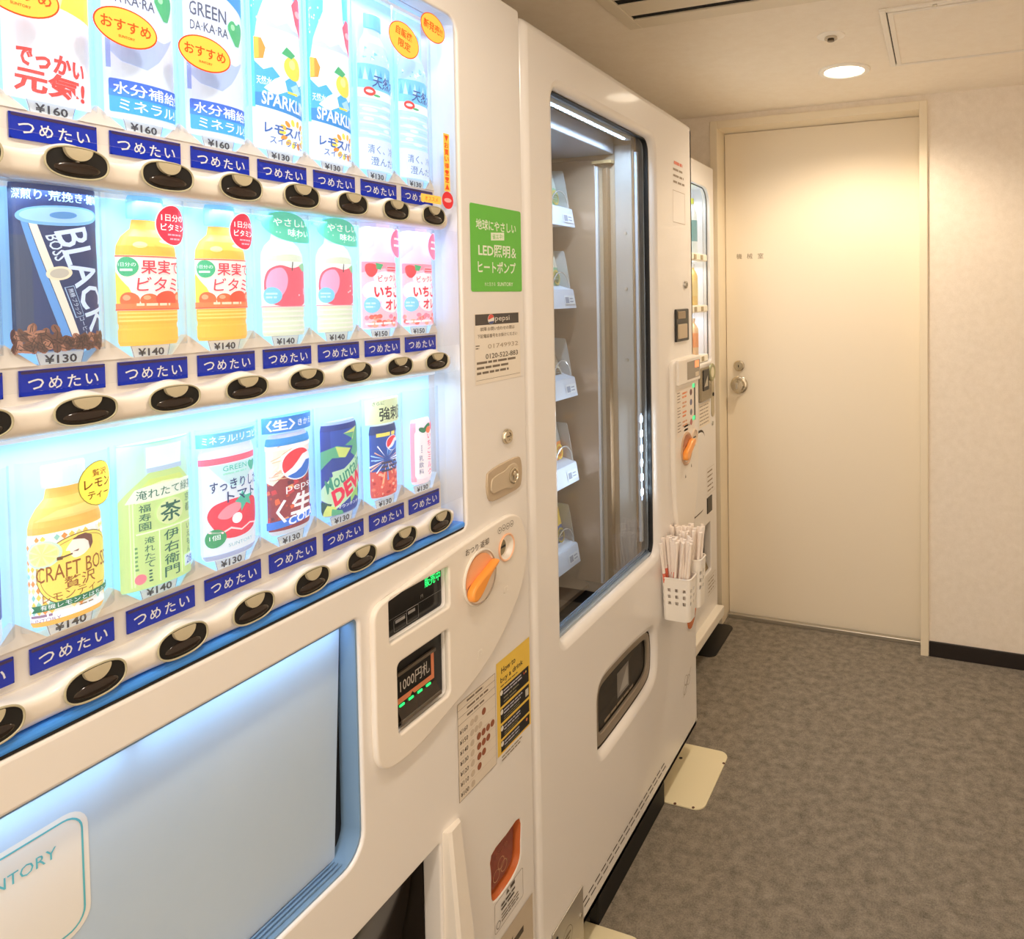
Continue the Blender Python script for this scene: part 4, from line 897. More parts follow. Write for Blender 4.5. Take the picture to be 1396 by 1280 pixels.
# lower lit poster panel
PANELW = noisy('poster_white', (186, 207, 230), (192, 211, 232), 3, 9, 0.35, 0.0)
b = MB(); q = [(.1535, .6560), (.6770, .6560), (.6945, .9500), (.1535, .9500)]
b.add([(x, y, z) for x in (-.0310, -.0270) for y, z in q], [(0, 3, 2, 1), (4, 5, 6, 7), (0, 1, 5, 4), (1, 2, 6, 5), (2, 3, 7, 6), (3, 0, 4, 7)], PANELW)
b.build('poster_panel', vm)
RB = M('recess_lining', (118, 150, 184), .4)
b = MB()
b.box(-.0340, -.0325, .7005, .708, .640, .970, RB); b.box(-.0340, -.0325, .142, .1495, .640, .970, RB); b.box(-.0340, -.0325, .142, .708, .640, .6505, RB); b.box(-.0340, -.0325, .142, .708, .9530, .9625, RB); b.box(-.0420, -.0340, .142, .7085, .6400, .9650, VOID)
for k in range(3): b.box(-.0245+.0060*k, -.0225+.0060*k, .16, .672, .6555, .6575, RB)
b.build('poster_recess', vm)
LPI = [(.424+(y-.424)*.990, .8018+(z-.8018)*.983) for y, z in LP]
plate_obj('poster_rim', [LP, LPI], -.034, -.0040, .0004, RB, vm)
for y in (.315, .575):
    b = MB(); b.bbox(-.0190, -.0110, y-.05, y+.05, .9482, .9498, M('poster_lamp', (220, 238, 255), .4, emit=1.5, ecol=(190, 224, 255)), .0008); b.build('poster_lamp', vm)
    lamp('poster_light', 'AREA', (-.0150, y, .9476), .075, (.38, .68, 1.0), vm, (-.0290, y, .78), shape='RECTANGLE', size=.25, size_y=.010, spread=radians(110))
TQ = ink(98, 190, 206); STW = ink(236, 234, 230)
p = Print(flat(-.0268)); p.rect(.2980, .8000, .4060, .9090, STW, 1, .019); p.ring(rrect(.3022, .8042, .4018, .9048, .0155), .0016, TQ, 2)
p.text('SUNTORY', .3510, .8830, TQ, w=.0600, h=.0095, layer=3, bold=.0); p.build('logo_sticker', vm)

# pick-up opening
b = MB()
b.box(-.26, -.25, .34, .862, .15, .59, VOID); b.box(-.25, -.033, .843, .862, .15, .59, M('pickup_side', (40, 33, 27), .4)); b.box(-.25, -.033, .34, .359, .15, .59, VOID); b.box(-.25, -.033, .34, .862, .15, .169, VOID); b.box(-.25, -.033, .34, .862, .565, .59, VOID)
b.build('pickup_chute', vm)
b = MB(); v = []; FL = M('pickup_flap_gloss', (36, 28, 22), .18, coat=.6)
for i in range(9):
    q = i/8; v += [(-.045-.10*q**1.6, .362, .545-.33*q), (-.045-.10*q**1.6, .838, .545-.33*q)]
v2 = [(x-.004, y, z) for x, y, z in v]
b.add(v, [(2*i, 2*i+2, 2*i+3, 2*i+1) for i in range(8)], FL); b.add(v2, [(2*i, 2*i+1, 2*i+3, 2*i+2) for i in range(8)], FL)
b.build('pickup_flap', vm, True, 60)
# raised white post at the side of the opening
b = MB(); v = []
for i in range(12):
    q = i/11; z = .5745-.42*q; o = .012+.030*q; w0 = .843+.004*q; w1 = .880+.024*q
    v += [(-.030, w0, z-.004*0), (o-.004, w0+.006, z), (o, w0+.011, z), (o-.001, w1-.005, z), (o-.005, w1, z-.002), (-.001, w1+.006, z-.004)]
f = []
for i in range(11):
    for j in range(5): f.append((i*6+j, i*6+j+1, (i+1)*6+j+1, (i+1)*6+j))
f += [(5, 4, 3, 2, 1, 0)]
b.add(v, f, CREAM); b.build('pickup_side_post', vm, True, 30)

# payment panel
PO = [(.7145, .862), (.7145, .925), (.7165, .946), (.727, .9565), (.745, .9590), (.793, .9645), (.856, .9725), (.926, .9795), (1.000, .9850), (1.036, .9830), (1.060, .9690), (1.074, .9420), (1.0775, .915), (1.072, .882), (1.052, .846), (1.021, .815), (.974, .783), (.919, .761), (.848, .7455), (.801, .7365), (.764, .7350), (.735, .740), (.719, .755), (.7145, .785)]
pay = plate_obj('payment_panel', [smooth_poly(PO, 4), SCR, BIL, COIN], -.001, .0085, .003, CREAM, vm)
b = MB(); b.bbox(-.010, -.006, .741, .8655, .898, .958, BLACK, .001); b.build('display_screen_body', pay)
GREENLED = M('led_green', (20, 60, 30), .4, emit=1.6, ecol=(40, 240, 110)); SCRTXT = ink(140, 140, 140)
p = Print(flat(-.0058)); p.rect(.7415, .8985, .865, .9575, M('screen_black', (8, 8, 9), .15), 0)
p.text('販売中', .8450, .9445, GREENLED, w=.034, h=.0145, layer=2, bold=.008); p.rect(.742, .9215, .8645, .9219, SCRTXT, 2); p.text('円', .8215, .9285, SCRTXT, h=.005, layer=2); p.ring(rrect(.765, .902, .790, .9185, .002), .0005, SCRTXT, 2); p.ring(rrect(.790, .902, .814, .9215, .002), .0005, SCRTXT, 2); p.dashes(.768, .911, .787, .918, 1, SCRTXT, 2, .6, 2); p.dashes(.793, .913, .811, .920, 1, SCRTXT, 2, .6, 3)
p.build('display_screen', pay)
b = MB(); b.bbox(-.030, -.0050, .7553, .8612, .7723, .8672, M('slot_black', (14, 13, 13), .3), .001); b.build('bill_slot_housing', pay)
b = MB(); b.bbox(-.0052, -.0010, .766, .8440, .8420, .8465, M('slot_grey', (98, 88, 78), .4), .001); b.build('slot_lip', pay)
b = MB()
b.add([(-.0048, .766, .7985), (-.0048, .846, .7985), (.0040, .846, .7840), (.0040, .766, .7840), (-.0048, .766, .7800), (-.0048, .846, .7800)], [(0, 3, 2, 1), (3, 4, 5, 2), (0, 4, 3), (1, 2, 5)], M('slot_dark', (44, 34, 26), .25)); b.bbox(.0020, .0055, .765, .847, .7800, .7850, M('slot_grey', (98, 88, 78), .4), .0008)
b.build('bill_slot', pay)
p = Print(flat(-.0048)); OR = ink(216, 130, 90); p.poly([(.768, .8030), (.793, .8030), (.797, .8075), (.801, .8030), (.8430, .8030), (.8430, .8400), (.8365, .8400), (.8365, .8105), (.768, .8105)], OR, 1); p.text('1000円札', .8030, .8255, ink(196, 190, 184), w=.060, h=.0180, layer=2, bold=.005); p.build('bill_slot_plate', pay)
for k in range(4):
    b = MB(); b.bbox(-.0048, -.0030, .771+k*.0180, .780+k*.0180, .7985, .8015, GREENLED, .0005); b.build('slot_lamp', pay)
# return lever
b = MB(); b.lathe([(.041, .0075), (.041, .0105), (.038, .0115), (.036, .0100), (.0001, .0100)], (0, .9365, .9150), 'x', M('lever_dish', (228, 214, 200), .3), 40)
b.lathe([(.0405, .0085), (.0425, .0100), (.0425, .0120), (.0405, .0130)], (0, .9365, .9150), 'x', CREAM, 40)
lever = b.build('return_lever_dish', pay, True)
ORP = M('orange_plastic', (252, 164, 70), .3, coat=.3)
a0 = radians(20); L_ = Vector((cos(a0), sin(a0))); N_ = Vector((-sin(a0), cos(a0)))
def lv(u, w): q = L_*u+N_*w; return (.9365+q.x, .9150+q.y)
o = chaikin([lv(-.040, -.013), lv(-.030, -.019), lv(-.012, -.015), lv(.012, -.004), (lv(.037, -.001)), lv(.040, .004), lv(.034, .008), lv(.010, .007), lv(-.012, .008), lv(-.032, .006), lv(-.040, -.002)], 2)
plate_obj('return_lever', [o], .010, .024, .004, ORP, lever)
o = [(.9365+.036*cos(a), .9150+.036*sin(a)) for a in [radians(25+ (190-25)*i/20) for i in range(21)]]
plate_obj('lever_tint', [o], .0095, .0112, .0004, M('orange_tint', (244, 176, 130), .35), lever)
# coin slot
b = MB(); b.lathe([(.0215, .0080), (.0225, .0105), (.0210, .0115), (.0190, .0100)], (0, 1.0125, .936), 'x', M('slot_ring', (246, 196, 160), .35), 36)
b.lathe([(.0192, .0100), (.0180, .0040), (.0160, .0012), (.0001, .0012)], (0, 1.0125, .936), 'x', CREAM, 36)
b.lathe([(.0130, .0013), (.0130, .0020), (.0001, .0020)], (0, 1.0085, .936), 'x', M('slot_olive', (150, 140, 110), .4), 28)
coin = b.build('coin_slot', pay, True)
b = MB(); b.box(.0020, .0028, .997, 1.020, .9345, .9378, BLACK); b.build('slot_opening', coin)
TXT = ink(92, 82, 72)
p = Print(flat(.0087)); p.text('おつり·返却', .934, .9625, TXT, w=.060, h=.0105, layer=1, bold=.008)
for k in range(4): p.ring(ell(.994+k*.0118, .9690+(k % 2)*.001, .0052, .0052, 18), .0007, TXT, 1); p.rect(.9925+k*.0118, .9680, .9958+k*.0118, .9700, TXT, 1)
for y, z in ((1.010, .866), (.935, .796)):
    p.poly([(y-.006, z-.004), (y-.004, z-.004), (y-.004, z+.005), (y+.003, z+.005), (y+.003, z), (y+.005, z), (y+.005, z+.007), (y-.006, z+.007)], ink(250, 246, 238), 1); p.ell(y-.006, z-.004, .0022, .0018, ink(250, 246, 238), 1, 10); p.ell(y+.003, z, .0022, .0018, ink(250, 246, 238), 1, 10)
p.build('payment_lettering', pay)

# lock and handle
b = MB(); b.lathe([(.0125, 0), (.0125, .004), (.011, .006), (.0070, .006), (.0068, .0045), (.0001, .0045)], (0, 1.0318, 1.1135), 'x', BRASS, 28); b.box(.0045, .0050, 1.0265, 1.037, 1.1128, 1.1142, BLACK); b.build('key_lock', vm, True)
hp = plate_obj('lock_handle', [chaikin([(.972, 1.060), (.974, 1.066), (1.000, 1.0715), (1.030, 1.0735), (1.062, 1.0745), (1.070, 1.070), (1.0745, 1.050), (1.071, 1.026), (1.062, 1.0195), (1.030, 1.0180), (.988, 1.0170), (.976, 1.021), (.9705, 1.040)], 1)], -.001, .0035, .0012, M('handle_bronze', (196, 178, 154), .35, metal=.25), vm)
plate_obj('handle_grip', [chaikin([(.978, 1.046), (.983, 1.0575), (1.020, 1.0600), (1.034, 1.0670), (1.052, 1.066), (1.060, 1.054), (1.058, 1.036), (1.048, 1.027), (1.034, 1.026), (1.020, 1.031), (.984, 1.030), (.978, 1.036)], 2)], .003, .0062, .0012, M('handle_bronze_light', (204, 188, 164), .35, metal=.2), hp)
b = MB(); b.lathe([(.0135, .0060), (.0135, .0078), (.0115, .0085), (.0105, .0060), (.0001, .0055)], (0, 1.0415, 1.0465), 'x', BRASS, 28); b.cyl((0, 1.0415, 1.0495), .0042, .0055, .0100, 'x', BRASS, 16, .001); b.box(.0056, .0062, 1.0405, 1.0430, 1.0385, 1.0450, BLACK); b.build('handle_cylinder', hp, True)

# stickers on the right pillar
GST = ink(104, 196, 72); GW = ink(238, 248, 228)
p = Print(flat(.0004)); p.rect(.9430, 1.3525, 1.0880, 1.4885, GST, 1, .004)
p.text('地球にやさしい', 1.0150, 1.4575, GW, w=.114, h=.0165, bold=.015); p.poly([(.998, 1.4340), (1.036, 1.4365), (1.036, 1.4490), (.998, 1.4465)], GW, 2); p.text('省エネ!', 1.017, 1.4415, GST, w=.030, h=.0085, layer=3, rot=.06)
p.text('LED照明', 1.0080, 1.4175, GW, w=.090, h=.0200, bold=.02); p.text('&', 1.0640, 1.4165, GW, w=.015, h=.0165); p.text('ヒートポンプ', 1.0150, 1.3915, GW, w=.108, h=.0190, bold=.02); p.text('SUNTORY', 1.037, 1.3645, GW, w=.046, h=.0062, bold=.01); p.text('水と生きる', .993, 1.3645, GW, w=.030, h=.0062)
p.build('green_sticker', vm)
p = Print(flat(.0004)); G1 = ink(120, 108, 94); p.rect(.9490, 1.2080, 1.0790, 1.3180, ink(240, 232, 220), 1); p.rect(.9510, 1.3000, 1.0750, 1.3170, ink(78, 72, 70), 2)
p.ell(.9935, 1.3085, .0090, .0080, ink(240, 236, 230), 3); p.poly([(.9935+.0082*cos(radians(20+8.5*i)), 1.3090+.0072*sin(radians(20+8.5*i))) for i in range(21)], ink(226, 92, 84), 4); p.poly([(.9935+.0082*cos(radians(210+6.5*i)), 1.3080+.0072*sin(radians(210+6.5*i))) for i in range(21)], ink(70, 90, 150), 4)
p.text('pepsi', 1.0260, 1.3080, ink(230, 224, 214), w=.042, h=.0105, layer=3)
p.text('故障·お問い合わせの際は', 1.013, 1.2935, G1, w=.098, h=.0062, bold=.005); p.text('下記電話番号をお掛けください', 1.013, 1.2825, G1, w=.114, h=.0062, bold=.005); p.text('01749932', 1.0280, 1.2655, ink(176, 160, 140), w=.088, h=.0070); p.text('0120-522-883', 1.024, 1.2500, ink(96, 86, 74), w=.094, h=.0082, bold=.012)
for z, s_ in ((1.2410, 2), (1.2330, 3), (1.2250, 4)): p.dashes(.953, z-.004, 1.066, z+.004, 1, G1, 2, .45, s_)
p.rect(.951, 1.214, 1.077, 1.2145, G1, 2); p.dashes(.951, 1.262, .962, 1.270, 2, G1, 2, .4, 6); p.build('phone_label', vm)
YS = ink(236, 200, 84); p = Print(flat(.0004)); p.rect(.9890, .5980, 1.0905, .7520, YS, 1); p.text('How to', 1.024, .7340, ink(60, 52, 40), w=.042, h=.0100, bold=.012); p.text('buy a drink', 1.034, .7180, ink(60, 52, 40), w=.068, h=.0115, bold=.012); p.dashes(1.000, .7070, 1.066, .7110, 1, ink(120, 100, 60), 2, .5, 3)
for k, (z1, z0) in enumerate(((.7035, .6760), (.6715, .6490), (.6445, .6230), (.6190, .6010))):
    p.rect(.9985, z0, 1.0860, z1, ink(22, 22, 26), 2); p.ell(1.002, z1-.005, .0042, .0042, ink(226, 222, 214), 3, 16); p.dashes(1.008, z1-.0125, 1.068, z1-.002, 2, ink(190, 190, 205), 3, .45, 5+k); p.dashes(1.008, z0+.0015, 1.062, z1-.0135, 2, ink(140, 136, 110), 3, .35, 9+k)
p.rect(1.074, .6535, 1.084, .6660, ink(200, 198, 190), 3); p.ell(1.071, .697, .002, .002, ink(206, 80, 60), 3, 10); p.ell(1.077, .697, .002, .002, ink(220, 180, 80), 3, 10); p.ell(1.077, .6130, .0028, .0028, ink(206, 120, 80), 3, 10)
p.dashes(1.000, .5840, 1.075, .5950, 2, ink(130, 116, 96), 2, .35, 7); p.build('how_to_sticker', vm)
LN = ink(120, 106, 92); CP = ink(150, 88, 62); p = Print(flat(.0004)); p.rect(.8870, .5915, .9850, .7400, ink(228, 218, 204), 1); p.ring(rrect(.8870, .5915, .9850, .7400), .0006, LN, 2)
for z in (.7290, .7180, .7070): p.rect(.8870, z, .9850, z+.0005, LN, 2)
for z, s_ in ((.7345, 1), (.7235, 2), (.7125, 3)): p.dashes(.910, z-.003, .966, z+.003, 1, LN, 2, .5, s_)
for k in range(7):
    z = .6950-k*.0158; p.text('¥%d' % (160-10*k), .9010, z, ink(86, 76, 66), w=.020, h=.0072, layer=2, bold=.01)
    if k < 6: p.rect(.8885, z-.0082, .9835, z-.0079, ink(190, 176, 158), 2)
    for q in range((1, 0, 4, 3, 2, 1, 0)[k]): p.ell((.9525 if k == 0 else .9385)+q*.0122, z+.0005, .0054, .0054, CP, 3, 18)
    for q in range((2, 3, 1, 1, 1, 1, 1)[k]): p.ell(.9215+q*.0105, z, .0050, .0050, ink(206, 192, 174), 3, 18)
p.build('coin_chart', vm)

# coin return cup
b = MB(); CUPM = M('amber_cup', (206, 112, 62), .25, coat=.4); n = len(CUP)
v = [(-.001, y, z) for y, z in CUP]+[(-.030, 1.009+(y-1.009)*.86, .414+(z-.414)*.86) for y, z in CUP]
b.add(v, [(i, n+i, n+(i+1) % n, (i+1) % n) for i in range(n)], CUPM); b.add(v[n:], [tuple(range(n))], CUPM)
cup = b.build('coin_return_cup', vm, True, 50)
ins = [(1.004+(y-1.009)*.86, .420+(z-.414)*.86) for y, z in CUP]
plate_obj('coin_return_flap', [ins], -.012, -.008, .001, M('amber_flap', (142, 62, 44), .2, coat=.6), cup)
p = Print(flat(-.0078)); e = ink(206, 160, 120)
for y, z in ((.990, .400), (1.004, .412), (1.012, .402)): p.ring(ell(y, z, .0095, .0095, 24), .0012, e, 1)
p.text('おつり', 1.006, .4330, ink(176, 110, 80), w=.034, h=.008, layer=1); p.build('flap_marking', cup)
p = Print(flat(.0004)); p.ring(rrect(.9710, .3180, 1.0560, .3680, .004), .0007, LN, 1); p.poly([(1.004, .3590), (1.014, .3590), (1.009, .3665)], ink(90, 80, 70), 2); p.dashes(1.017, .3590, 1.034, .3665, 1, ink(80, 72, 64), 2, .8, 3); p.dashes(.990, .3420, 1.042, .3560, 2, ink(80, 72, 64), 2, .5, 4); p.dashes(.990, .3240, 1.046, .3400, 3, LN, 2, .4, 5); p.ring(ell(.981, .3280, .006, .006, 20), .001, ink(80, 72, 64), 2); p.build('caution_label', vm)
p = Print(flat(.0006)); p.rect(.985, .175, 1.085, .3000, ink(196, 182, 162), 1); p.poly([(1.010, .262), (1.018, .262), (1.022, .276), (1.014, .272)], ink(70, 62, 52), 2); p.dashes(1.004, .254, 1.068, .270, 1, ink(80, 70, 58), 2, .7, 8); p.build('grey_plate', vm)

# ------------------------------------------------------------------ snack machine
N0, N1 = 1.105, 2.022
sm = thing('vending_machine', 'tall cream snack vending machine with one big glass door', 'vending machine', (-.37, 1.56, 0), 'vending machines along the left wall')
G0, G1_, GZ0, GZ1 = 1.213, 1.722, .684, 1.733
GO = rrect(G0, GZ0, G1_, GZ1, (.016, .030, .030, .026))
HAT = smooth_poly([(1.364, .400), (1.364, .470), (1.368, .505), (1.390, .522), (1.470, .5235), (1.560, .520), (1.630, .512), (1.672, .502), (1.684, .470), (1.6845, .430), (1.676, .394), (1.640, .379), (1.560, .3735), (1.470, .372), (1.395, .373), (1.371, .380)], 4)
b = MB(); m_ = CABINET
b.box(-.72, -.045, N0, N0+.02, ZB, ZT-.004, m_); b.box(-.72, -.045, N1-.02, N1, ZB, ZT-.004, m_); b.box(-.72, -.045, N0+.02, N1-.02, ZT-.024, ZT-.004, m_); b.box(-.72, -.045, N0+.02, N1-.02, ZB, ZB+.02, m_); b.box(-.72, -.70, N0+.02, N1-.02, ZB+.02, ZT-.024, m_)
b.build('cabinet', sm)
for x in (-.66, -.09):
    for y in (N0+.07, N1-.07):
        f_ = MB(); f_.cyl((x, y, 0), .014, .012, ZB, 'z', STEEL, 16); f_.cyl((x, y, 0), .028, .0045, .016, 'z', BLACK, 20); f_.build('leveling_foot', sm, True)
# door skin: rounded left edge
plate_obj('front_panel', [rrect(N0, ZB+.002, N1, ZT, (.006, .006, .008, .02)), GO, HAT], -.044, 0, .018, CABINET, sm)
b = MB(); b.box(-.0448, -.030, N0+.003, N1-.003, ZT-.0015, ZT+.0012, RUBBER); b.build('door_gasket_top', sm)
go2 = rrect(G0-.001, GZ0-.001, G1_+.001, GZ1+.001, (.016, .030, .030, .026)); gi = rrect(G0+.007, GZ0+.007, G1_-.010, GZ1-.007, (.012, .024, .024, .02))
plate_obj('window_gasket', [go2, rrect(G0-.0002, GZ0-.0002, G1_-.0045, GZ1-.0030, (.016, .028, .026, .026))], -.028, -.0165, .0002, RUBBER, sm)
b = MB(); b.bbox(-.040, -.0175, G0+.002, G1_-.002, GZ0-.001, GZ0+.0060, M('sill_alloy', (170, 186, 204), .35, metal=.35), .001)
for k in range(3): b.bbox(-.040+.0070*k, -.0375+.0070*k, G0+.004, G1_-.004, GZ0+.0060, GZ0+.0085, M('sill_alloy2', (120, 140, 166), .35, metal=.35), .0004)
b.build('window_sill_trim', sm)
b = MB(); b.box(-.030, -.0255, G0+.003, G1_-.0045, GZ0+.004, GZ1-.004, GLASS); b.build('window_pane', sm)
# inside of the cabinet
TAN = M('interior_tan', (176, 146, 114), .30); TAN2 = M('interior_tan_dark', (132, 104, 78), .3); IGREY = M('interior_grey', (150, 152, 160), .35); PANELT = M('interior_light', (184, 164, 142), .28, coat=.2)
b = MB()
b.box(-.62, -.048, 1.702, 1.712, .40, 1.76, PANELT); b.box(-.62, -.048, 1.170, 1.180, .40, 1.76, TAN); b.box(-.63, -.62, 1.18, 1.702, .40, 1.76, TAN); b.box(-.62, -.048, 1.18, 1.702, 1.745, 1.76, IGREY); b.box(-.62, -.048, 1.18, 1.702, .39, .40, VOID)
b.build('interior_lining', sm)
b = MB()      # upright fittings on the right-hand inner wall
b.bbox(-.400, -.150, 1.690, 1.7015, .60, 1.690, M('interior_rose', (182, 154, 130), .16, metal=.3), .002)
b.bbox(-.150, -.143, 1.688, 1.7015, .60, 1.672, M('upright_white', (224, 228, 236), .3), .001); b.bbox(-.126, -.112, 1.682, 1.7015, .60, 1.665, TAN2, .002); b.bbox(-.140, -.128, 1.692, 1.7015, .60, 1.660, PANELT, .001)
b.bbox(-.155, -.100, 1.680, 1.7015, 1.676, 1.684, M('bracket_tan', (176, 146, 104), .4), .001); b.bbox(-.048, -.040, 1.690, 1.7015, .60, 1.735, TAN2, .001); b.bbox(-.098, -.052, 1.697, 1.7015, .60, 1.72, M('interior_silver', (188, 186, 184), .25, metal=.2), .001)
b.bbox(-.620, -.100, 1.183, 1.700, 1.700, 1.744, IGREY, .004)
b.build('wall_fittings', sm)
b = MB()
for z in (1.50, 1.36, 1.18): b.cyl((-.070, 1.697, z), .004, -.003, 0, 'y', STEEL, 12)
b.build('wall_screws', sm, True)
# sloping floor and dark drop slot
b = MB(); b.add([(-.60, 1.182, .74), (-.60, 1.70, .74), (-.19, 1.70, .590), (-.19, 1.182, .590), (-.60, 1.182, .73), (-.60, 1.70, .73), (-.19, 1.70, .580), (-.19, 1.182, .580)], [(0, 3, 2, 1), (4, 5, 6, 7), (3, 7, 6, 2), (0, 1, 5, 4), (1, 2, 6, 5), (0, 4, 7, 3)], TAN2); b.build('delivery_ramp', sm)
b = MB(); b.bbox(-.400, -.050, 1.183, 1.700, .44, .572, BLACK, .004); b.build('delivery_bin', sm)
# light strips
LEDM = M('led_white', (230, 244, 255), .4, emit=14, ecol=(205, 232, 255)); HOUS = M('led_housing', (200, 214, 236), .35)
b = MB(); b.bbox(-.052, -.036, 1.24, 1.66, 1.722, 1.731, HOUS, .001)
ls = b.build('top_light_strip', sm)
b = MB()
for k in range(20): b.bbox(-.0475, -.0405, 1.262+k*.019, 1.273+k*.019, 1.7195, 1.7222, LEDM, .0008)
b.build('led_row', ls)
lamp('snack_top_light', 'AREA', (-.060, 1.45, 1.716), 2.0, (.58, .77, 1.0), sm, (-.20, 1.45, 1.0), shape='RECTANGLE', size=.42, size_y=.012, spread=radians(160))
b = MB(); b.bbox(-.044, -.034, 1.690, 1.700, .72, 1.70, HOUS, .001); ls = b.build('side_light_strip', sm)
b = MB()
b.bbox(-.0345, -.0330, 1.6915, 1.6975, .825, 1.045, M('led_glow_bar', (220, 236, 255), .4, emit=2.2, ecol=(180, 212, 255)), .0008)  # glowing bar added between the LEDs to widen their glow
for k in range(6): b.bbox(-.0345, -.0320, 1.6895, 1.6990, .838+k*.037, .854+k*.037, M('led_bright', (235, 246, 255), .4, emit=40, ecol=(210, 234, 255)), .0008)
b.build('led_row', ls)
lamp('snack_side_light', 'AREA', (-.050, 1.688, .94), .55, (.72, .86, 1.0), sm, (-.25, 1.4, .94), shape='RECTANGLE', size=.012, size_y=.24, spread=radians(160))
# shelves with price rails, dividers and coils
TR = [1.5165, 1.3125, 1.0890, .8710, .6600]
RAIL = M('price_rail', (218, 226, 242), .35); DIV = glassmat('divider_clear', (.90, .92, .95), 1.3, .05, haze=.55, hazecol=(.74, .74, .74)); WIRE = M('coil_wire', (226, 226, 226), .25, metal=.6)
snack_cols = [1.265, 1.395, 1.525, 1.640]
trays = []
for z in TR:
    b = MB(); b.bbox(-.58, -.205, 1.20, 1.668, z+.004, z+.012, RAIL, .001)
    tr = b.build('shelf_tray', sm); trays.append(tr)
    b = MB(); b.add([(-.205, 1.20, z+.045), (-.205, 1.668, z+.045), (-.197, 1.668, z), (-.197, 1.20, z), (-.209, 1.20, z+.045), (-.209, 1.668, z+.045), (-.205, 1.668, z), (-.205, 1.20, z)], [(0, 3, 2, 1), (4, 5, 6, 7), (0, 1, 5, 4), (1, 2, 6, 5), (2, 3, 7, 6), (3, 0, 4, 7)], RAIL); b.build('price_rail', tr)
    b = MB(); v = [(-.206, 1.20, z+.047), (-.206, 1.668, z+.047), (-.250, 1.668, z+.060), (-.250, 1.20, z+.060)]; b.add(v+[(x, y, z_-.002) for x, y, z_ in v], [(0, 1, 2, 3), (7, 6, 5, 4), (0, 4, 5, 1), (1, 5, 6, 2), (2, 6, 7, 3), (3, 7, 4, 0)], RAIL); b.build('tray_lip', tr)
    for c in snack_cols:
        p = Print(lambda u, v, l: (-.2045+(.0078*(1-(v-z)/.045))+.0012+l*LY, u, v)); p.rect(c-.030, z+.010, c+.022, z+.032, M('tag_pale', (236, 242, 250), .4), 1); p.rect(c-.026, z+.013, c-.008, z+.028, M('tag_ink', (150, 160, 184), .4), 2); p.dashes(c-.004, z+.013, c+.018, z+.028, 2, M('tag_ink', (150, 160, 184), .4), 2, .4, 3); p.build('price_tag', tr)
        y = c+.036 if c < 1.6 else 1.664
        b = MB(); q = chaikin([(-.211, z+.047), (-.226, z+.138), (-.232, z+.148), (-.42, z+.148), (-.42, z+.012), (-.211, z+.012)], 1); n = len(q)
        b.add([(x, y, h) for x, h in q]+[(x, y+.0015, h) for x, h in q], [tuple(range(n)), tuple(range(2*n-1, n-1, -1))]+[(i, (i+1) % n, n+(i+1) % n, n+i) for i in range(n)], DIV); b.build('tray_divider', tr)
        b = MB(); b.tube([(-.215-.16*i/80, c+.030*cos(i*.42)-.005, z+.055+.036*sin(i*.42)) for i in range(81)], .0018, WIRE, 6); b.build('dispensing_coil', tr, True)
# snack packets (the last column shows past the door pillar)
def packet(label, c, z, h, m1, m2, m3, grp='snack packets on the machine trays'):
    t = thing('snack_packet', label, 'snack', (-.245, c, z+.012), grp)
    NU, NV = 14, 16; v = []; f = []
    for s_ in (1, -1):
        for j in range(NV+1):
            q = j/NV
            for i in range(NU+1):
                w = i/NU*2-1; e = (1-abs(w)**2.6)*(1-abs(2*q-1)**4); e = max(e, 0)
                wr = .0012*sin(w*9+q*14)*(1-q)*q*4
                v.append((-.247+s_*(.0008+.017*e**.6)+wr-.020*q, c-.004+w*.033*(1-.06*e), z+.013+h*q))
    k = (NU+1)*(NV+1)
    mi = []
    for s_ in (0, 1):
        for j in range(NV):
            for i in range(NU):
                a = s_*k+j*(NU+1)+i; q = (a, a+1, a+NU+2, a+NU+1); f.append(q if s_ == 0 else q[::-1]); mi.append(2 if j in (0, NV-1) else (1 if 5 <= j <= 9 else 0))
    mesh('wrapper', v, f, [m1, m2, m3], mi, t, True)
    p = Print(lambda u, w, l: (-.2275-.020*(w-z-.013)/h+.0016, u, w)); p.ell(c-.004, z+.013+h*.45, .017, .019, m3, 1); p.ell(c-.004, z+.013+h*.45, .013, .014, m2, 2); p.dashes(c-.016, z+.013+h*.40, c+.008, z+.013+h*.50, 2, M('pack_white', (240, 240, 236), .4), 4, .6, 4); p.build('printed_front', t)
    return t
FOIL = lambda n, c: M('pack_'+n, c, .25, coat=.3)
packs = [('silver and green snack packet on the top tray', .138, FOIL('silver', (206, 214, 206)), FOIL('mint', (150, 200, 160)), FOIL('gold', (206, 180, 90))), ('pale gold snack packet on the second tray', .145, FOIL('pale', (222, 216, 196)), FOIL('green', (140, 190, 150)), FOIL('gold', (206, 180, 90))),
         ('brown and white snack packet on the third tray', .100, FOIL('beige', (206, 190, 166)), FOIL('brown', (150, 110, 76)), FOIL('pale', (222, 216, 196))), ('grey and orange snack packet on the fourth tray', .142, FOIL('grey', (150, 146, 140)), FOIL('orange', (232, 130, 56)), FOIL('yellow', (236, 196, 80))),
         ('bright yellow snack packet on the lowest tray', .135, FOIL('yellow', (238, 190, 56)), FOIL('blue', (90, 110, 170)), FOIL('gold', (206, 150, 50)))]
for z, (lb, h, a_, b_2, c_) in zip(TR, packs):
    packet(lb, snack_cols[3], z, h, a_, b_2, c_)
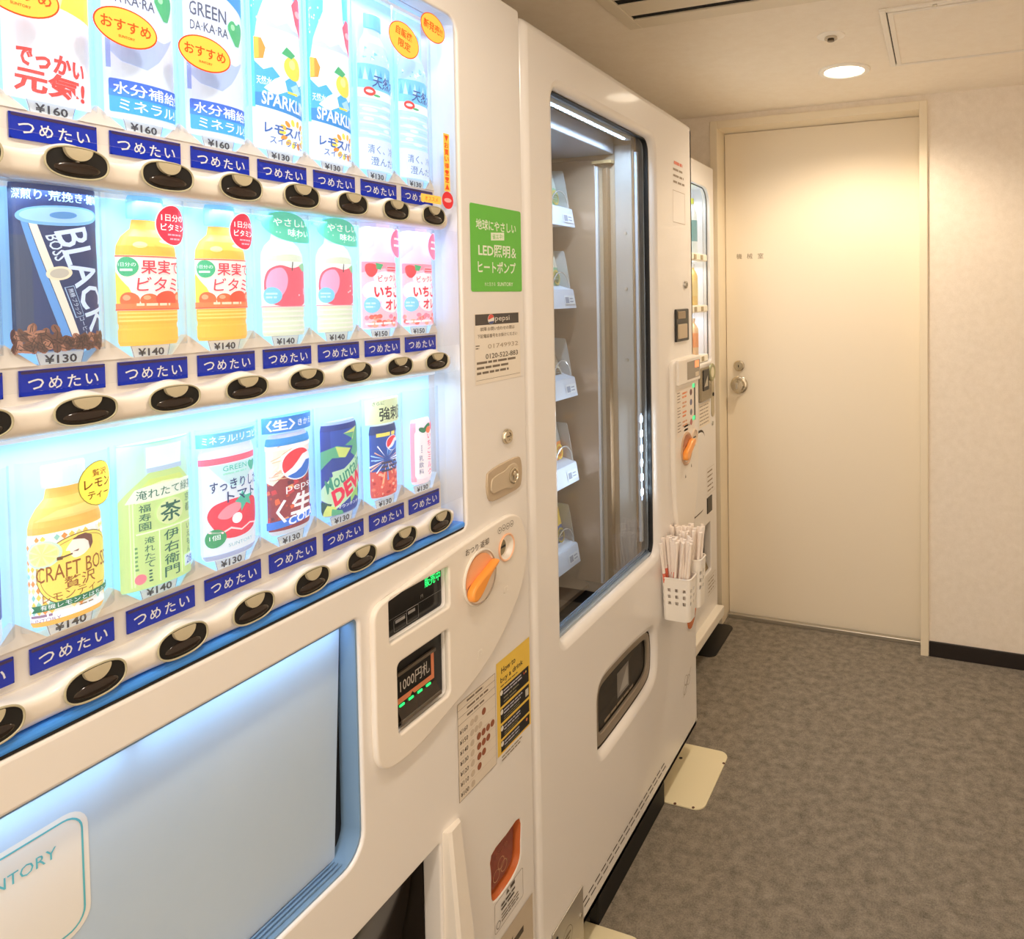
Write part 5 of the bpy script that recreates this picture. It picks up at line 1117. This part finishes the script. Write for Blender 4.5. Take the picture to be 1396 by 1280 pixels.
# delivery hatch
b = MB(); n = len(HAT); v = [(-.014, y, z) for y, z in HAT]+[(-.075, 1.525+(y-1.525)*.96, .448+(z-.448)*.94) for y, z in HAT]
b.add(v, [(i, n+i, n+(i+1) % n, (i+1) % n) for i in range(n)], M('hatch_well', (92, 82, 72), .35)); b.add(v[n:], [tuple(range(n))], VOID); b.build('delivery_well', sm, True, 50)
HG = glassmat('smoked_flap', (.42, .38, .34), 1.5, .08, haze=.25, hazecol=(.10, .085, .07))
hi = [(1.525+(y-1.525)*.975, .449+(z-.448)*.95) for y, z in HAT]; hin = [(1.525+(y-1.525)*.87, .452+(z-.448)*.70) for y, z in HAT]
fl = plate_obj('delivery_flap', [hi], -.026, -.022, .0012, HG, sm)
plate_obj('flap_frame', [hi, hin], -.0215, -.013, .0025, M('flap_grey', (150, 138, 122), .3, metal=.3), fl)
p = Print(flat(-.0217)); p.rect(1.500, .420, 1.566, .478, ink(128, 124, 120), 1); p.poly([(1.510, .428), (1.555, .470), (1.560, .470), (1.560, .426)], ink(170, 168, 164), 2); p.dashes(1.43, .402, 1.61, .412, 1, ink(150, 136, 116), 1, .6, 5); p.build('flap_label', fl)
p = Print(flat(.0004)); p.dashes(1.868, 1.694, 1.938, 1.706, 1, ink(222, 120, 92), 1, .7, 2); p.dashes(1.860, 1.640, 1.956, 1.690, 3, ink(150, 136, 120), 1, .35, 3); p.build('notice_lettering', sm)
p = Print(flat(.0004)); p.ring(rrect(1.855, 1.5385, 1.954, 1.625), .0012, ink(170, 156, 138), 1); p.build('panel_outline', sm)
b = MB(); b.lathe([(.0105, 0), (.0105, .004), (.009, .006), (.0001, .006)], (0, 1.9495, 1.3705), 'x', STEEL, 24); b.box(.006, .0064, 1.9475, 1.9515, 1.366, 1.375, BLACK); b.build('key_lock', sm, True)
b = MB(); b.bbox(-.002, .006, 1.858, 1.963, 1.214, 1.303, BLACK, .003); b.bbox(.004, .010, 1.866, 1.938, 1.222, 1.262, M('reader_beige', (196, 176, 148), .35), .002); b.bbox(.004, .008, 1.868, 1.930, 1.276, 1.297, M('reader_tan', (150, 130, 104), .4), .002); b.build('card_reader', sm)
# control panel
CPO = [(1.8110, 1.080), (1.8080, 1.140), (1.8140, 1.162), (1.850, 1.170), (1.950, 1.171), (2.008, 1.168), (2.016, 1.150), (2.016, 1.05), (2.016, .92), (2.006, .82), (1.985, .735), (1.955, .672), (1.915, .628), (1.875, .640), (1.845, .690), (1.822, .770), (1.812, .88), (1.8105, .98)]
cp = plate_obj('control_panel', [smooth_poly(CPO, 3)], -.002, .014, .006, CREAM, sm)
b = MB(); b.bbox(.010, .022, 1.828, 2.014, 1.098, 1.168, CREAM, .004); b.build('display_hood', cp)
p = Print(flat(.0222)); p.rect(1.895, 1.108, 2.006, 1.157, M('lcd_grey', (150, 140, 126), .3), 1); p.text('130', 1.982, 1.146, M('led_orange', (240, 120, 50), .4, emit=1.2), h=.015, w=.030, layer=2) if False else p.rect(1.962, 1.136, 1.996, 1.155, M('led_orange', (244, 130, 80), .4, emit=1.0), 2); p.rect(1.965, 1.110, 1.996, 1.123, ink(220, 206, 186), 2); p.build('display_screen', cp)
p = Print(flat(.0142)); p.rect(1.826, .960, 1.978, 1.088, ink(240, 230, 218), 1)
for k in range(3): p.dashes(1.832, 1.050-.04*k, 1.862, 1.082-.04*k, 4, ink(150, 138, 124), 2, .3, 3+k)
for k in range(4): p.dashes(1.872+.0, 1.058-.026*k, 1.915, 1.078-.026*k, 2, (ink(236, 150, 100), ink(226, 170, 130))[k % 2], 2, .5, 6+k)
for k, c_ in enumerate((ink(110, 70, 70), ink(110, 110, 140), ink(120, 116, 130), ink(190, 110, 110))): p.ell(1.946, 1.068-.028*k, .010, .009, c_, 2, 16)
p.rect(1.972, .985, 1.985, 1.088, M('slot_black', (20, 20, 20), .3), 2)
for z in (1.078, .986): p.rect(1.958, z, 1.980, z+.012, M('led_mint', (60, 200, 130), .4, emit=.9), 3)
p.build('bill_slot', cp)
b = MB(); b.lathe([(.046, .0135), (.046, .0165), (.042, .018), (.038, .0150), (.0001, .0150)], (0, 1.903, .917), 'x', M('lever_dish2', (206, 170, 140), .35), 36); ld = b.build('return_lever_dish', cp, True)
o = chaikin([(1.862, .895), (1.880, .888), (1.905, .905), (1.942, .925), (1.945, .938), (1.925, .942), (1.895, .925), (1.866, .915)], 2); plate_obj('return_lever', [o], .015, .030, .004, ORP, ld)
plate_obj('lever_brown_arc', [[(1.903+.036*cos(radians(20+7.5*i)), .919+.036*sin(radians(20+7.5*i))) for i in range(21)]], .0145, .0165, .0004, M('lever_brown', (176, 110, 76), .35), ld)  # brown upper segment of the lever dish
plate_obj('lever_white', [[(1.903+.036*cos(radians(215+5.5*i)), .917+.036*sin(radians(215+5.5*i))) for i in range(21)]], .0145, .0165, .0004, M('lever_pale', (246, 242, 236), .35), ld)
b = MB(); b.lathe([(.024, .0135), (.024, .0165), (.021, .018), (.018, .0150), (.0001, .0148)], (0, 1.973, .936), 'x', M('slot_pale', (226, 206, 186), .35), 28); b.box(.0150, .0156, 1.962, 1.984, .934, .938, BLACK); b.build('coin_slot', cp, True)
p = Print(flat(.0142)); p.dashes(1.885, .965, 1.93, .985, 2, ink(150, 130, 110), 1, .5, 2); p.poly([(1.889, .838), (1.897, .838), (1.893, .848)], TXT, 1); p.poly([(1.939, .857), (1.947, .857), (1.943, .867)], TXT, 1); p.build('panel_marking', cp)
# amber coin return and lower emblem
plate_obj('coin_return', [smooth_poly([(1.935, .448), (1.972, .455), (2.006, .458), (2.006, .435), (1.990, .405), (1.960, .388), (1.940, .395), (1.933, .42)], 3)], -.001, .004, .0015, M('amber_cup', (206, 112, 62), .25), sm)
b = MB(); b.tube([(.0045, 1.936, .432), (.0055, 1.955, .428), (.0055, 1.985, .436), (.0045, 2.004, .446)], .0016, M('amber_light', (226, 150, 110), .3), 8); b.build('coin_return_lip', sm, True)
p = Print(flat(.0004)); 
for y, z in ((1.905, .236), (1.935, .250), (1.915, .258)): p.ring(ell(y, z, .014, .014, 20), .0012, ink(150, 136, 118), 1)
p.line(1.89, .22, 1.96, .275, .0015, ink(150, 136, 118), 1); p.build('emblem', sm)
# air slits along the bottom
p = Print(flat(.0003)); SL = M('slit_dark', (60, 48, 40), .6)
for k in range(16):
    y = 1.270+k*.0295
    for j in range(2): p.rect(y+.010*j, .128-.013*j, y+.023+.010*j, .1315-.013*j, SL, 1)
p.build('air_slits', sm)
b = MB(); b.bbox(.0, .0025, 1.150, 1.272, .060, .168, STEEL, .0008); b.cyl((0, 1.258, .118), .0045, .002, .0055, 'x', CHROME, 14); b.cyl((0, 1.165, .150), .003, .002, .004, 'x', BLACK, 12); b.build('lock_plate', sm)
p = Print(flat(.0027)); p.ring(ell(1.205, .118, .020, .020, 24), .001, ink(120, 108, 88), 1); p.dashes(1.19, .11, 1.22, .126, 2, ink(120, 108, 88), 1, .4, 2); p.build('plate_marking', sm)

b = MB(); b.bbox(-.034, -.012, 1.368, 1.766, .0006, .0768, VOID, .001); b.build('kick_panel', sm)
# straw baskets hung on the snack machine
BASK = M('basket_white', (244, 240, 234), .4)
def basket(label, x0, x1, y0, y1, z0, z1):
    t = thing('straw_basket', label, 'basket', ((x0+x1)/2, (y0+y1)/2, z0), 'straw baskets on the snack machine')
    o = rrect(x0, y0, x1, y1, .014, 4); n = len(o); b = MB(); th = .0022
    cx, cy = (x0+x1)/2, (y0+y1)/2; k0 = .90
    # walls as a grid, leaving the small slots open
    per = [0]
    for i in range(n): per.append(per[-1]+(Vector(o[(i+1) % n])-Vector(o[i])).length)
    Ltot = per[-1]; NS = 60; NZ = 13
    def pt(s_, q, off):
        s_ = s_ % Ltot
        for i in range(n):
            if per[i] <= s_ <= per[i+1]+1e-9:
                a = Vector(o[i]); c = Vector(o[(i+1) % n]); r = (s_-per[i])/max(1e-9, per[i+1]-per[i]); w = a.lerp(c, r); break
        k = k0+(1-k0)*q; d = Vector((w.x-cx, w.y-cy)); d = d*(k-off/max(d.length, 1e-6))
        return (x0 if False else cx+d.x, cy+d.y, z0+(z1-z0)*q)
    v = []; f = []
    for off in (0, th):
        for j in range(NZ+1):
            for i in range(NS): v.append(pt(Ltot*i/NS, j/NZ, off))
    kk = (NZ+1)*NS
    def hole(i, j): return j in (5, 7, 9) and (i % 5) in (1, 2)
    for j in range(NZ):
        for i in range(NS):
            a = j*NS+i; a2 = j*NS+(i+1) % NS
            if hole(i, j): 
                q = [a, a2, a2+NS, a+NS]
                for e in range(4): f.append((q[e], q[(e+1) % 4], kk+q[(e+1) % 4], kk+q[e]))
                continue
            f.append((a, a2, a2+NS, a+NS)); f.append((kk+a2, kk+a, kk+a+NS, kk+a2+NS))
    for i in range(NS): a = NZ*NS+i; a2 = NZ*NS+(i+1) % NS; f.append((a, a2, kk+a2, kk+a))
    f.append(tuple(range(NS-1, -1, -1))); f.append(tuple(kk+i for i in range(NS)))
    b.add(v, f, BASK); b.build('basket_wall', t)
    b = MB(); b.tube([pt(Ltot*i/48, 1, .001) for i in range(48)], .0022, BASK, 8, True); b.build('basket_rim', t, True)
    return t
bk = [(.002, .082, 1.722, 1.782, .513, .622), (.002, .088, 1.788, 1.846, .525, .650)]
basket('white slotted straw basket on the snack machine, the nearer one', *bk[0]); basket('white slotted straw basket behind the nearer one', *bk[1])
PAPERW = M('straw_paper', (250, 240, 232), .6); PAPERR = M('straw_print', (232, 120, 96), .6); STRAWC = M('straw_clear', (236, 214, 200), .3)
def straw_mesh(red):
    b = MB(); v = []; f = []; N = 8; hs = [0, .03, .055, .060, .075, .080, .105, .16, .175, .184]
    mi = []
    for h in hs:
        r = .0042 if h < .17 else .0050
        for i in range(N): a = 2*pi*i/N; v.append((r*cos(a), r*.8*sin(a), h))
    for j in range(len(hs)-1):
        for i in range(N): f.append((j*N+i, j*N+(i+1) % N, (j+1)*N+(i+1) % N, (j+1)*N+i)); mi.append(1 if red and j in (3, 5) else 0)
    f.append(tuple(range(N-1, -1, -1))); mi.append(0); f.append(tuple((len(hs)-1)*N+i for i in range(N))); mi.append(0)
    me = bpy.data.meshes.new('paper_straw'); me.from_pydata(v, [], f); me.materials.append(PAPERW); me.materials.append(PAPERR); me.polygons.foreach_set('material_index', mi); me.update(); return me
sm_a, sm_b = straw_mesh(False), straw_mesh(True)
rs = random.Random(4)
for bi, (x0, x1, y0, y1, z0, z1) in enumerate(bk):
    nx, ny = 8, 5
    for i in range(nx):
        for j in range(ny):
            red = (i+j*2) % 4 == 0; o = bpy.data.objects.new('paper_straw', sm_b if red else sm_a); COL.objects.link(o)
            fx, fy = (i+.5)/nx-.5, (j+.5)/ny-.5
            o.location = ((x0+x1)/2+fx*(x1-x0)*.72, (y0+y1)/2+fy*(y1-y0)*.66, z0+.014+rs.uniform(0, .010)); o.rotation_euler = (-fy*.26+rs.uniform(-.03, .03), fx*.22+rs.uniform(-.03, .03), rs.uniform(0, 3))
            nm = 'nearer' if bi == 0 else 'farther'
            tag(o, ('wrapped straw with red print in the %s white basket' if red else 'plain white wrapped straw in the %s white basket') % nm, 'straw', '%s straws in the %s basket' % ('red printed' if red else 'plain wrapped', nm))

# ------------------------------------------------------------------ far drink machine
X3 = -.155; T0, T1 = 2.045, 2.752
fm = thing('vending_machine', 'cream drink vending machine at the far end beside the door', 'vending machine', (-.46, 2.4, 0), 'vending machines along the left wall')
b = MB()
b.box(-.72, X3-.03, T0, T0+.02, ZB, ZT, CABINET); b.box(-.72, X3-.03, T1-.02, T1, ZB, ZT, CABINET); b.box(-.72, X3-.03, T0+.02, T1-.02, ZT-.02, ZT, CABINET); b.box(-.72, X3-.03, T0+.02, T1-.02, ZB, ZB+.02, CABINET); b.box(-.72, -.70, T0+.02, T1-.02, ZB+.02, ZT-.02, CABINET)
b.build('cabinet', fm)
for x in (-.66, X3-.08):
    for y in (T0+.07, T1-.07):
        f_ = MB(); f_.cyl((x, y, 0), .014, .012, ZB, 'z', STEEL, 16); f_.cyl((x, y, 0), .028, .006, .016, 'z', BLACK, 20); f_.build('leveling_foot', fm, True)
W3 = rrect(2.10, 1.085, 2.7035, 1.745, (.02, .015, .060, .02)); P3 = rrect(2.20, .285, 2.668, .470, (.01, .006, .006, .01))
plate_obj('front_panel', [rrect(T0, ZB+.002, T1, ZT, .006), W3, P3], X3-.03, X3, .005, CABINET, fm)
b = MB(); b.box(X3-.075, X3-.070, 2.09, 2.70, 1.085, 1.75, M('lit_backing_far', (226, 232, 236), .5, emit=.42, ecol=(226, 238, 250))); b.build('display_backing', fm)
b = MB(); b.box(X3-.075, X3-.031, 2.705, 2.712, 1.08, 1.75, LIN); b.box(X3-.075, X3-.031, 2.09, 2.098, 1.08, 1.75, LIN); b.box(X3-.075, X3-.031, 2.09, 2.712, 1.747, 1.755, LIN); b.box(X3-.075, X3-.031, 2.09, 2.712, 1.075, 1.083, LIN); b.build('display_lining', fm)
W3i = rrect(2.103, 1.088, 2.7005, 1.742, (.016, .010, .054, .016)); plate_obj('window_rim', [W3, W3i], X3-.0165, X3-.0125, .0008, RUBBER, fm)
b = MB(); b.box(X3-.014, X3-.012, 2.104, 2.700, 1.089, 1.741, PANE); b.build('display_pane', fm)
far_cols = [2.610-.079*(6-i) for i in range(7)]
for ri, z in enumerate((1.480, 1.288, 1.100)):
    b = MB(); b.bbox(X3-.070, X3-.008, 2.102, 2.690, z-.014, z+.014, M('far_bar', (244, 240, 226), .35, emit=.0), .006); bar = b.build('button_bar', fm)
    for c in far_cols:
        b = MB(); b.bbox(X3-.008, X3-.006, c-.006, c+.020, z-.009, z+.009, M('far_button', (170, 158, 128), .35), .0008); b.build('selection_button', bar)
    lamp('far_row_light', 'AREA', (X3-.045, 2.40, z+(.235 if ri == 0 else .172)), .55, (.85, .93, 1.0), fm, (X3-.06, 2.40, z), shape='RECTANGLE', size=.55, size_y=.01, spread=radians(150))
far = [[('blue and green label water bottle in the far machine, top row', (206, 226, 236), (70, 150, 170), (190, 206, 60)), ('white bottle with yellow label in the far machine, top row', (226, 230, 236), (220, 214, 90), (90, 130, 200))],
       [('amber tea bottle in the far machine, middle row', (222, 190, 110), (226, 206, 140), (236, 240, 246)), ('pale amber bottle in the far machine, middle row', (226, 206, 140), (214, 196, 190), (206, 224, 240))],
       [('orange drink bottle in the far machine, bottom row', (226, 186, 140), (236, 150, 90), (220, 190, 160)), ('brown drink bottle in the far machine, bottom row', (200, 170, 140), (220, 176, 120), (180, 140, 110))]]
for ri, (z, rowd) in enumerate(zip((1.494, 1.302, 1.114), far)):
    hgt = (.205, .155, .140)[ri]
    for k, (lb, c1_, c2_, c3_) in enumerate(rowd):
        c = far_cols[6-k]-.010; t = thing('sample_bottle', lb, 'sample drink', (X3-.045, c, z), 'sample bottles in the far machine'); xc = X3-.0445
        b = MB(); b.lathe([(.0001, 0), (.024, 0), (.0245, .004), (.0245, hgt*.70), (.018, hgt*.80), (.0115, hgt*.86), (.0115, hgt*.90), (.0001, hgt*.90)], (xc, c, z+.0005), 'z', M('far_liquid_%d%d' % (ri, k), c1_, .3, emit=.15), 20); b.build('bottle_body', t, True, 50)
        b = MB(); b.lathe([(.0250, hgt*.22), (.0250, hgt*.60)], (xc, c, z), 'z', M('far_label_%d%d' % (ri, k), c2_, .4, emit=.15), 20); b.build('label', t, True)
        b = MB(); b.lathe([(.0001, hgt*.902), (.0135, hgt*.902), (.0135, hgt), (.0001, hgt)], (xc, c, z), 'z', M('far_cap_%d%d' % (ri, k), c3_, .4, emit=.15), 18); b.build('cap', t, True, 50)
b = MB(); b.bbox(X3-.002, X3+.010, 2.535, 2.672, .945, 1.070, M('chrome_dark', (150, 140, 120), .25, metal=.8), .004); b.bbox(X3+.008, X3+.013, 2.560, 2.628, .985, 1.062, BLACK, .002); b.add([(X3+.0135, 2.565, 1.000), (X3+.0135, 2.610, 1.000), (X3+.0135, 2.610, 1.040)], [(0, 1, 2)], CHROME); b.build('bill_slot', fm)
b = MB(); b.lathe([(.034, .008), (.034, .014), (.030, .017), (.024, .014), (.0001, .012)], (X3, 2.668, 1.045), 'x', M('slot_olive2', (170, 168, 130), .3, metal=.3), 32); b.lathe([(.020, .0145), (.0001, .0150)], (X3, 2.668, 1.045), 'x', M('slot_face', (226, 220, 190), .3), 24); b.build('coin_slot', fm, True)
p = Print(flat(X3+.0004)); p.rect(2.535, .850, 2.672, .938, ink(238, 228, 212), 1); p.dashes(2.545, .855, 2.665, .934, 6, ink(160, 146, 130), 2, .3, 5); p.build('notice_label', fm)
plate_obj('service_cover', [rrect(2.46, .545, 2.598, .835, (.01, .05, .05, .01))], X3-.001, X3+.006, .002, CABINET, fm)
plate_obj('cover_shadow_gap', [rrect(2.455, .538, 2.607, .843, (.01, .055, .055, .01))], X3-.001, X3+.0014, .0003, M('gap_shade', (44, 34, 24), .6), fm)  # dark plate painted as the shadow line round the cover
plate_obj('lock_plate', [rrect(2.690, .868, 2.728, 1.020, .018)], X3-.001, X3+.003, .001, M('plate_brass', (196, 186, 160), .3, metal=.5), fm)
b = MB(); b.cyl((X3, 2.709, .955), .007, .003, .006, 'x', BLACK, 16); b.cyl((X3, 2.706, .842), .008, 0, .003, 'x', STEEL, 16); b.build('lock_cylinder', fm, True)
p = Print(flat(X3+.0004)); p.ring(rrect(2.625, .580, 2.725, .680), .0008, ink(170, 154, 134), 1); p.dashes(2.632, .586, 2.718, .675, 5, ink(150, 134, 116), 1, .3, 8); p.build('price_notice', fm)
b = MB(); b.bbox(X3-.001, X3+.003, 2.622, 2.682, .510, .570, BLACK, .001); b.build('card_sensor', fm)
b = MB(); b.box(-.36, -.35, 2.19, 2.68, .28, .48, VOID); b.box(-.35, X3-.031, 2.669, 2.68, .28, .48, VOID); b.box(-.35, X3-.031, 2.19, 2.199, .28, .48, VOID); b.box(-.35, X3-.031, 2.19, 2.68, .275, .284, VOID); b.box(-.35, X3-.031, 2.19, 2.68, .471, .48, VOID); b.build('pickup_chute', fm)
b = MB(); b.add([(X3-.060, 2.203, .405), (X3-.060, 2.665, .405), (X3-.010, 2.665, .288), (X3-.010, 2.203, .288), (X3-.064, 2.203, .405), (X3-.064, 2.665, .405), (X3-.014, 2.665, .288), (X3-.014, 2.203, .288)], [(0, 3, 2, 1), (4, 5, 6, 7), (0, 1, 5, 4), (1, 2, 6, 5), (2, 3, 7, 6), (3, 0, 4, 7)], M('flap_bronze', (150, 132, 100), .25, metal=.5)); b.build('pickup_flap', fm)
p = Print(flat(X3+.0004)); p.ring(rrect(2.62, .195, 2.725, .262), .001, ink(180, 164, 142), 1); p.dashes(2.628, .200, 2.718, .257, 4, ink(170, 154, 132), 1, .3, 4); p.build('care_label', fm)
b = MB(); b.bbox(X3-.028, X3+.030, 2.30, 2.740, .080, .118, M('kick_white', (244, 238, 226), .35), .004); b.build('kick_rail', fm)

# ------------------------------------------------------------------ floor anchor plates
PLM = M('cream_anchor', (236, 226, 192), .4); RUST = M('rust_chip', (92, 56, 36), .8)
def anchor(label, x0, x1, y0, y1, m, hole=True):
    t = thing('anchor_plate', label, 'floor plate', ((x0+x1)/2, (y0+y1)/2, 0), 'steel floor plates under the machine feet')
    v, f = curve_mesh([rrect(x0, y0, x1, y1, .028)], .002, .001); b = MB(); b.add([(p_[0], p_[1], p_[2]+.0022) for p_ in v], f, m); b.build('plate', t, True, 40)
    if hole:
        b = MB(); b.cyl((x0+.068, y1-.071, .0035), .005, 0, .0012, 'z', BLACK, 16); b.build('bolt_hole', t)
        b = MB()
        for x, y in ((x1-.001, y1-.052), (x1-.026, y0+.004), (x0+.118, y0+.002)): b.cyl((x-.002, y, .0034), .004, 0, .0012, 'z', RUST, 9)
        b.build('paint_chip', t)
    return t
anchor('cream steel floor plate under the far end of the snack machine', -.10, .094, 1.768, 2.024, PLM)
anchor('cream steel floor plate cut by the bottom edge of the picture', -.10, .094, 1.115, 1.366, PLM)
anchor('black floor plate under the far drink machine', -.30, -.108, 2.548, 2.822, M('black_anchor', (22, 20, 18), .4), False)
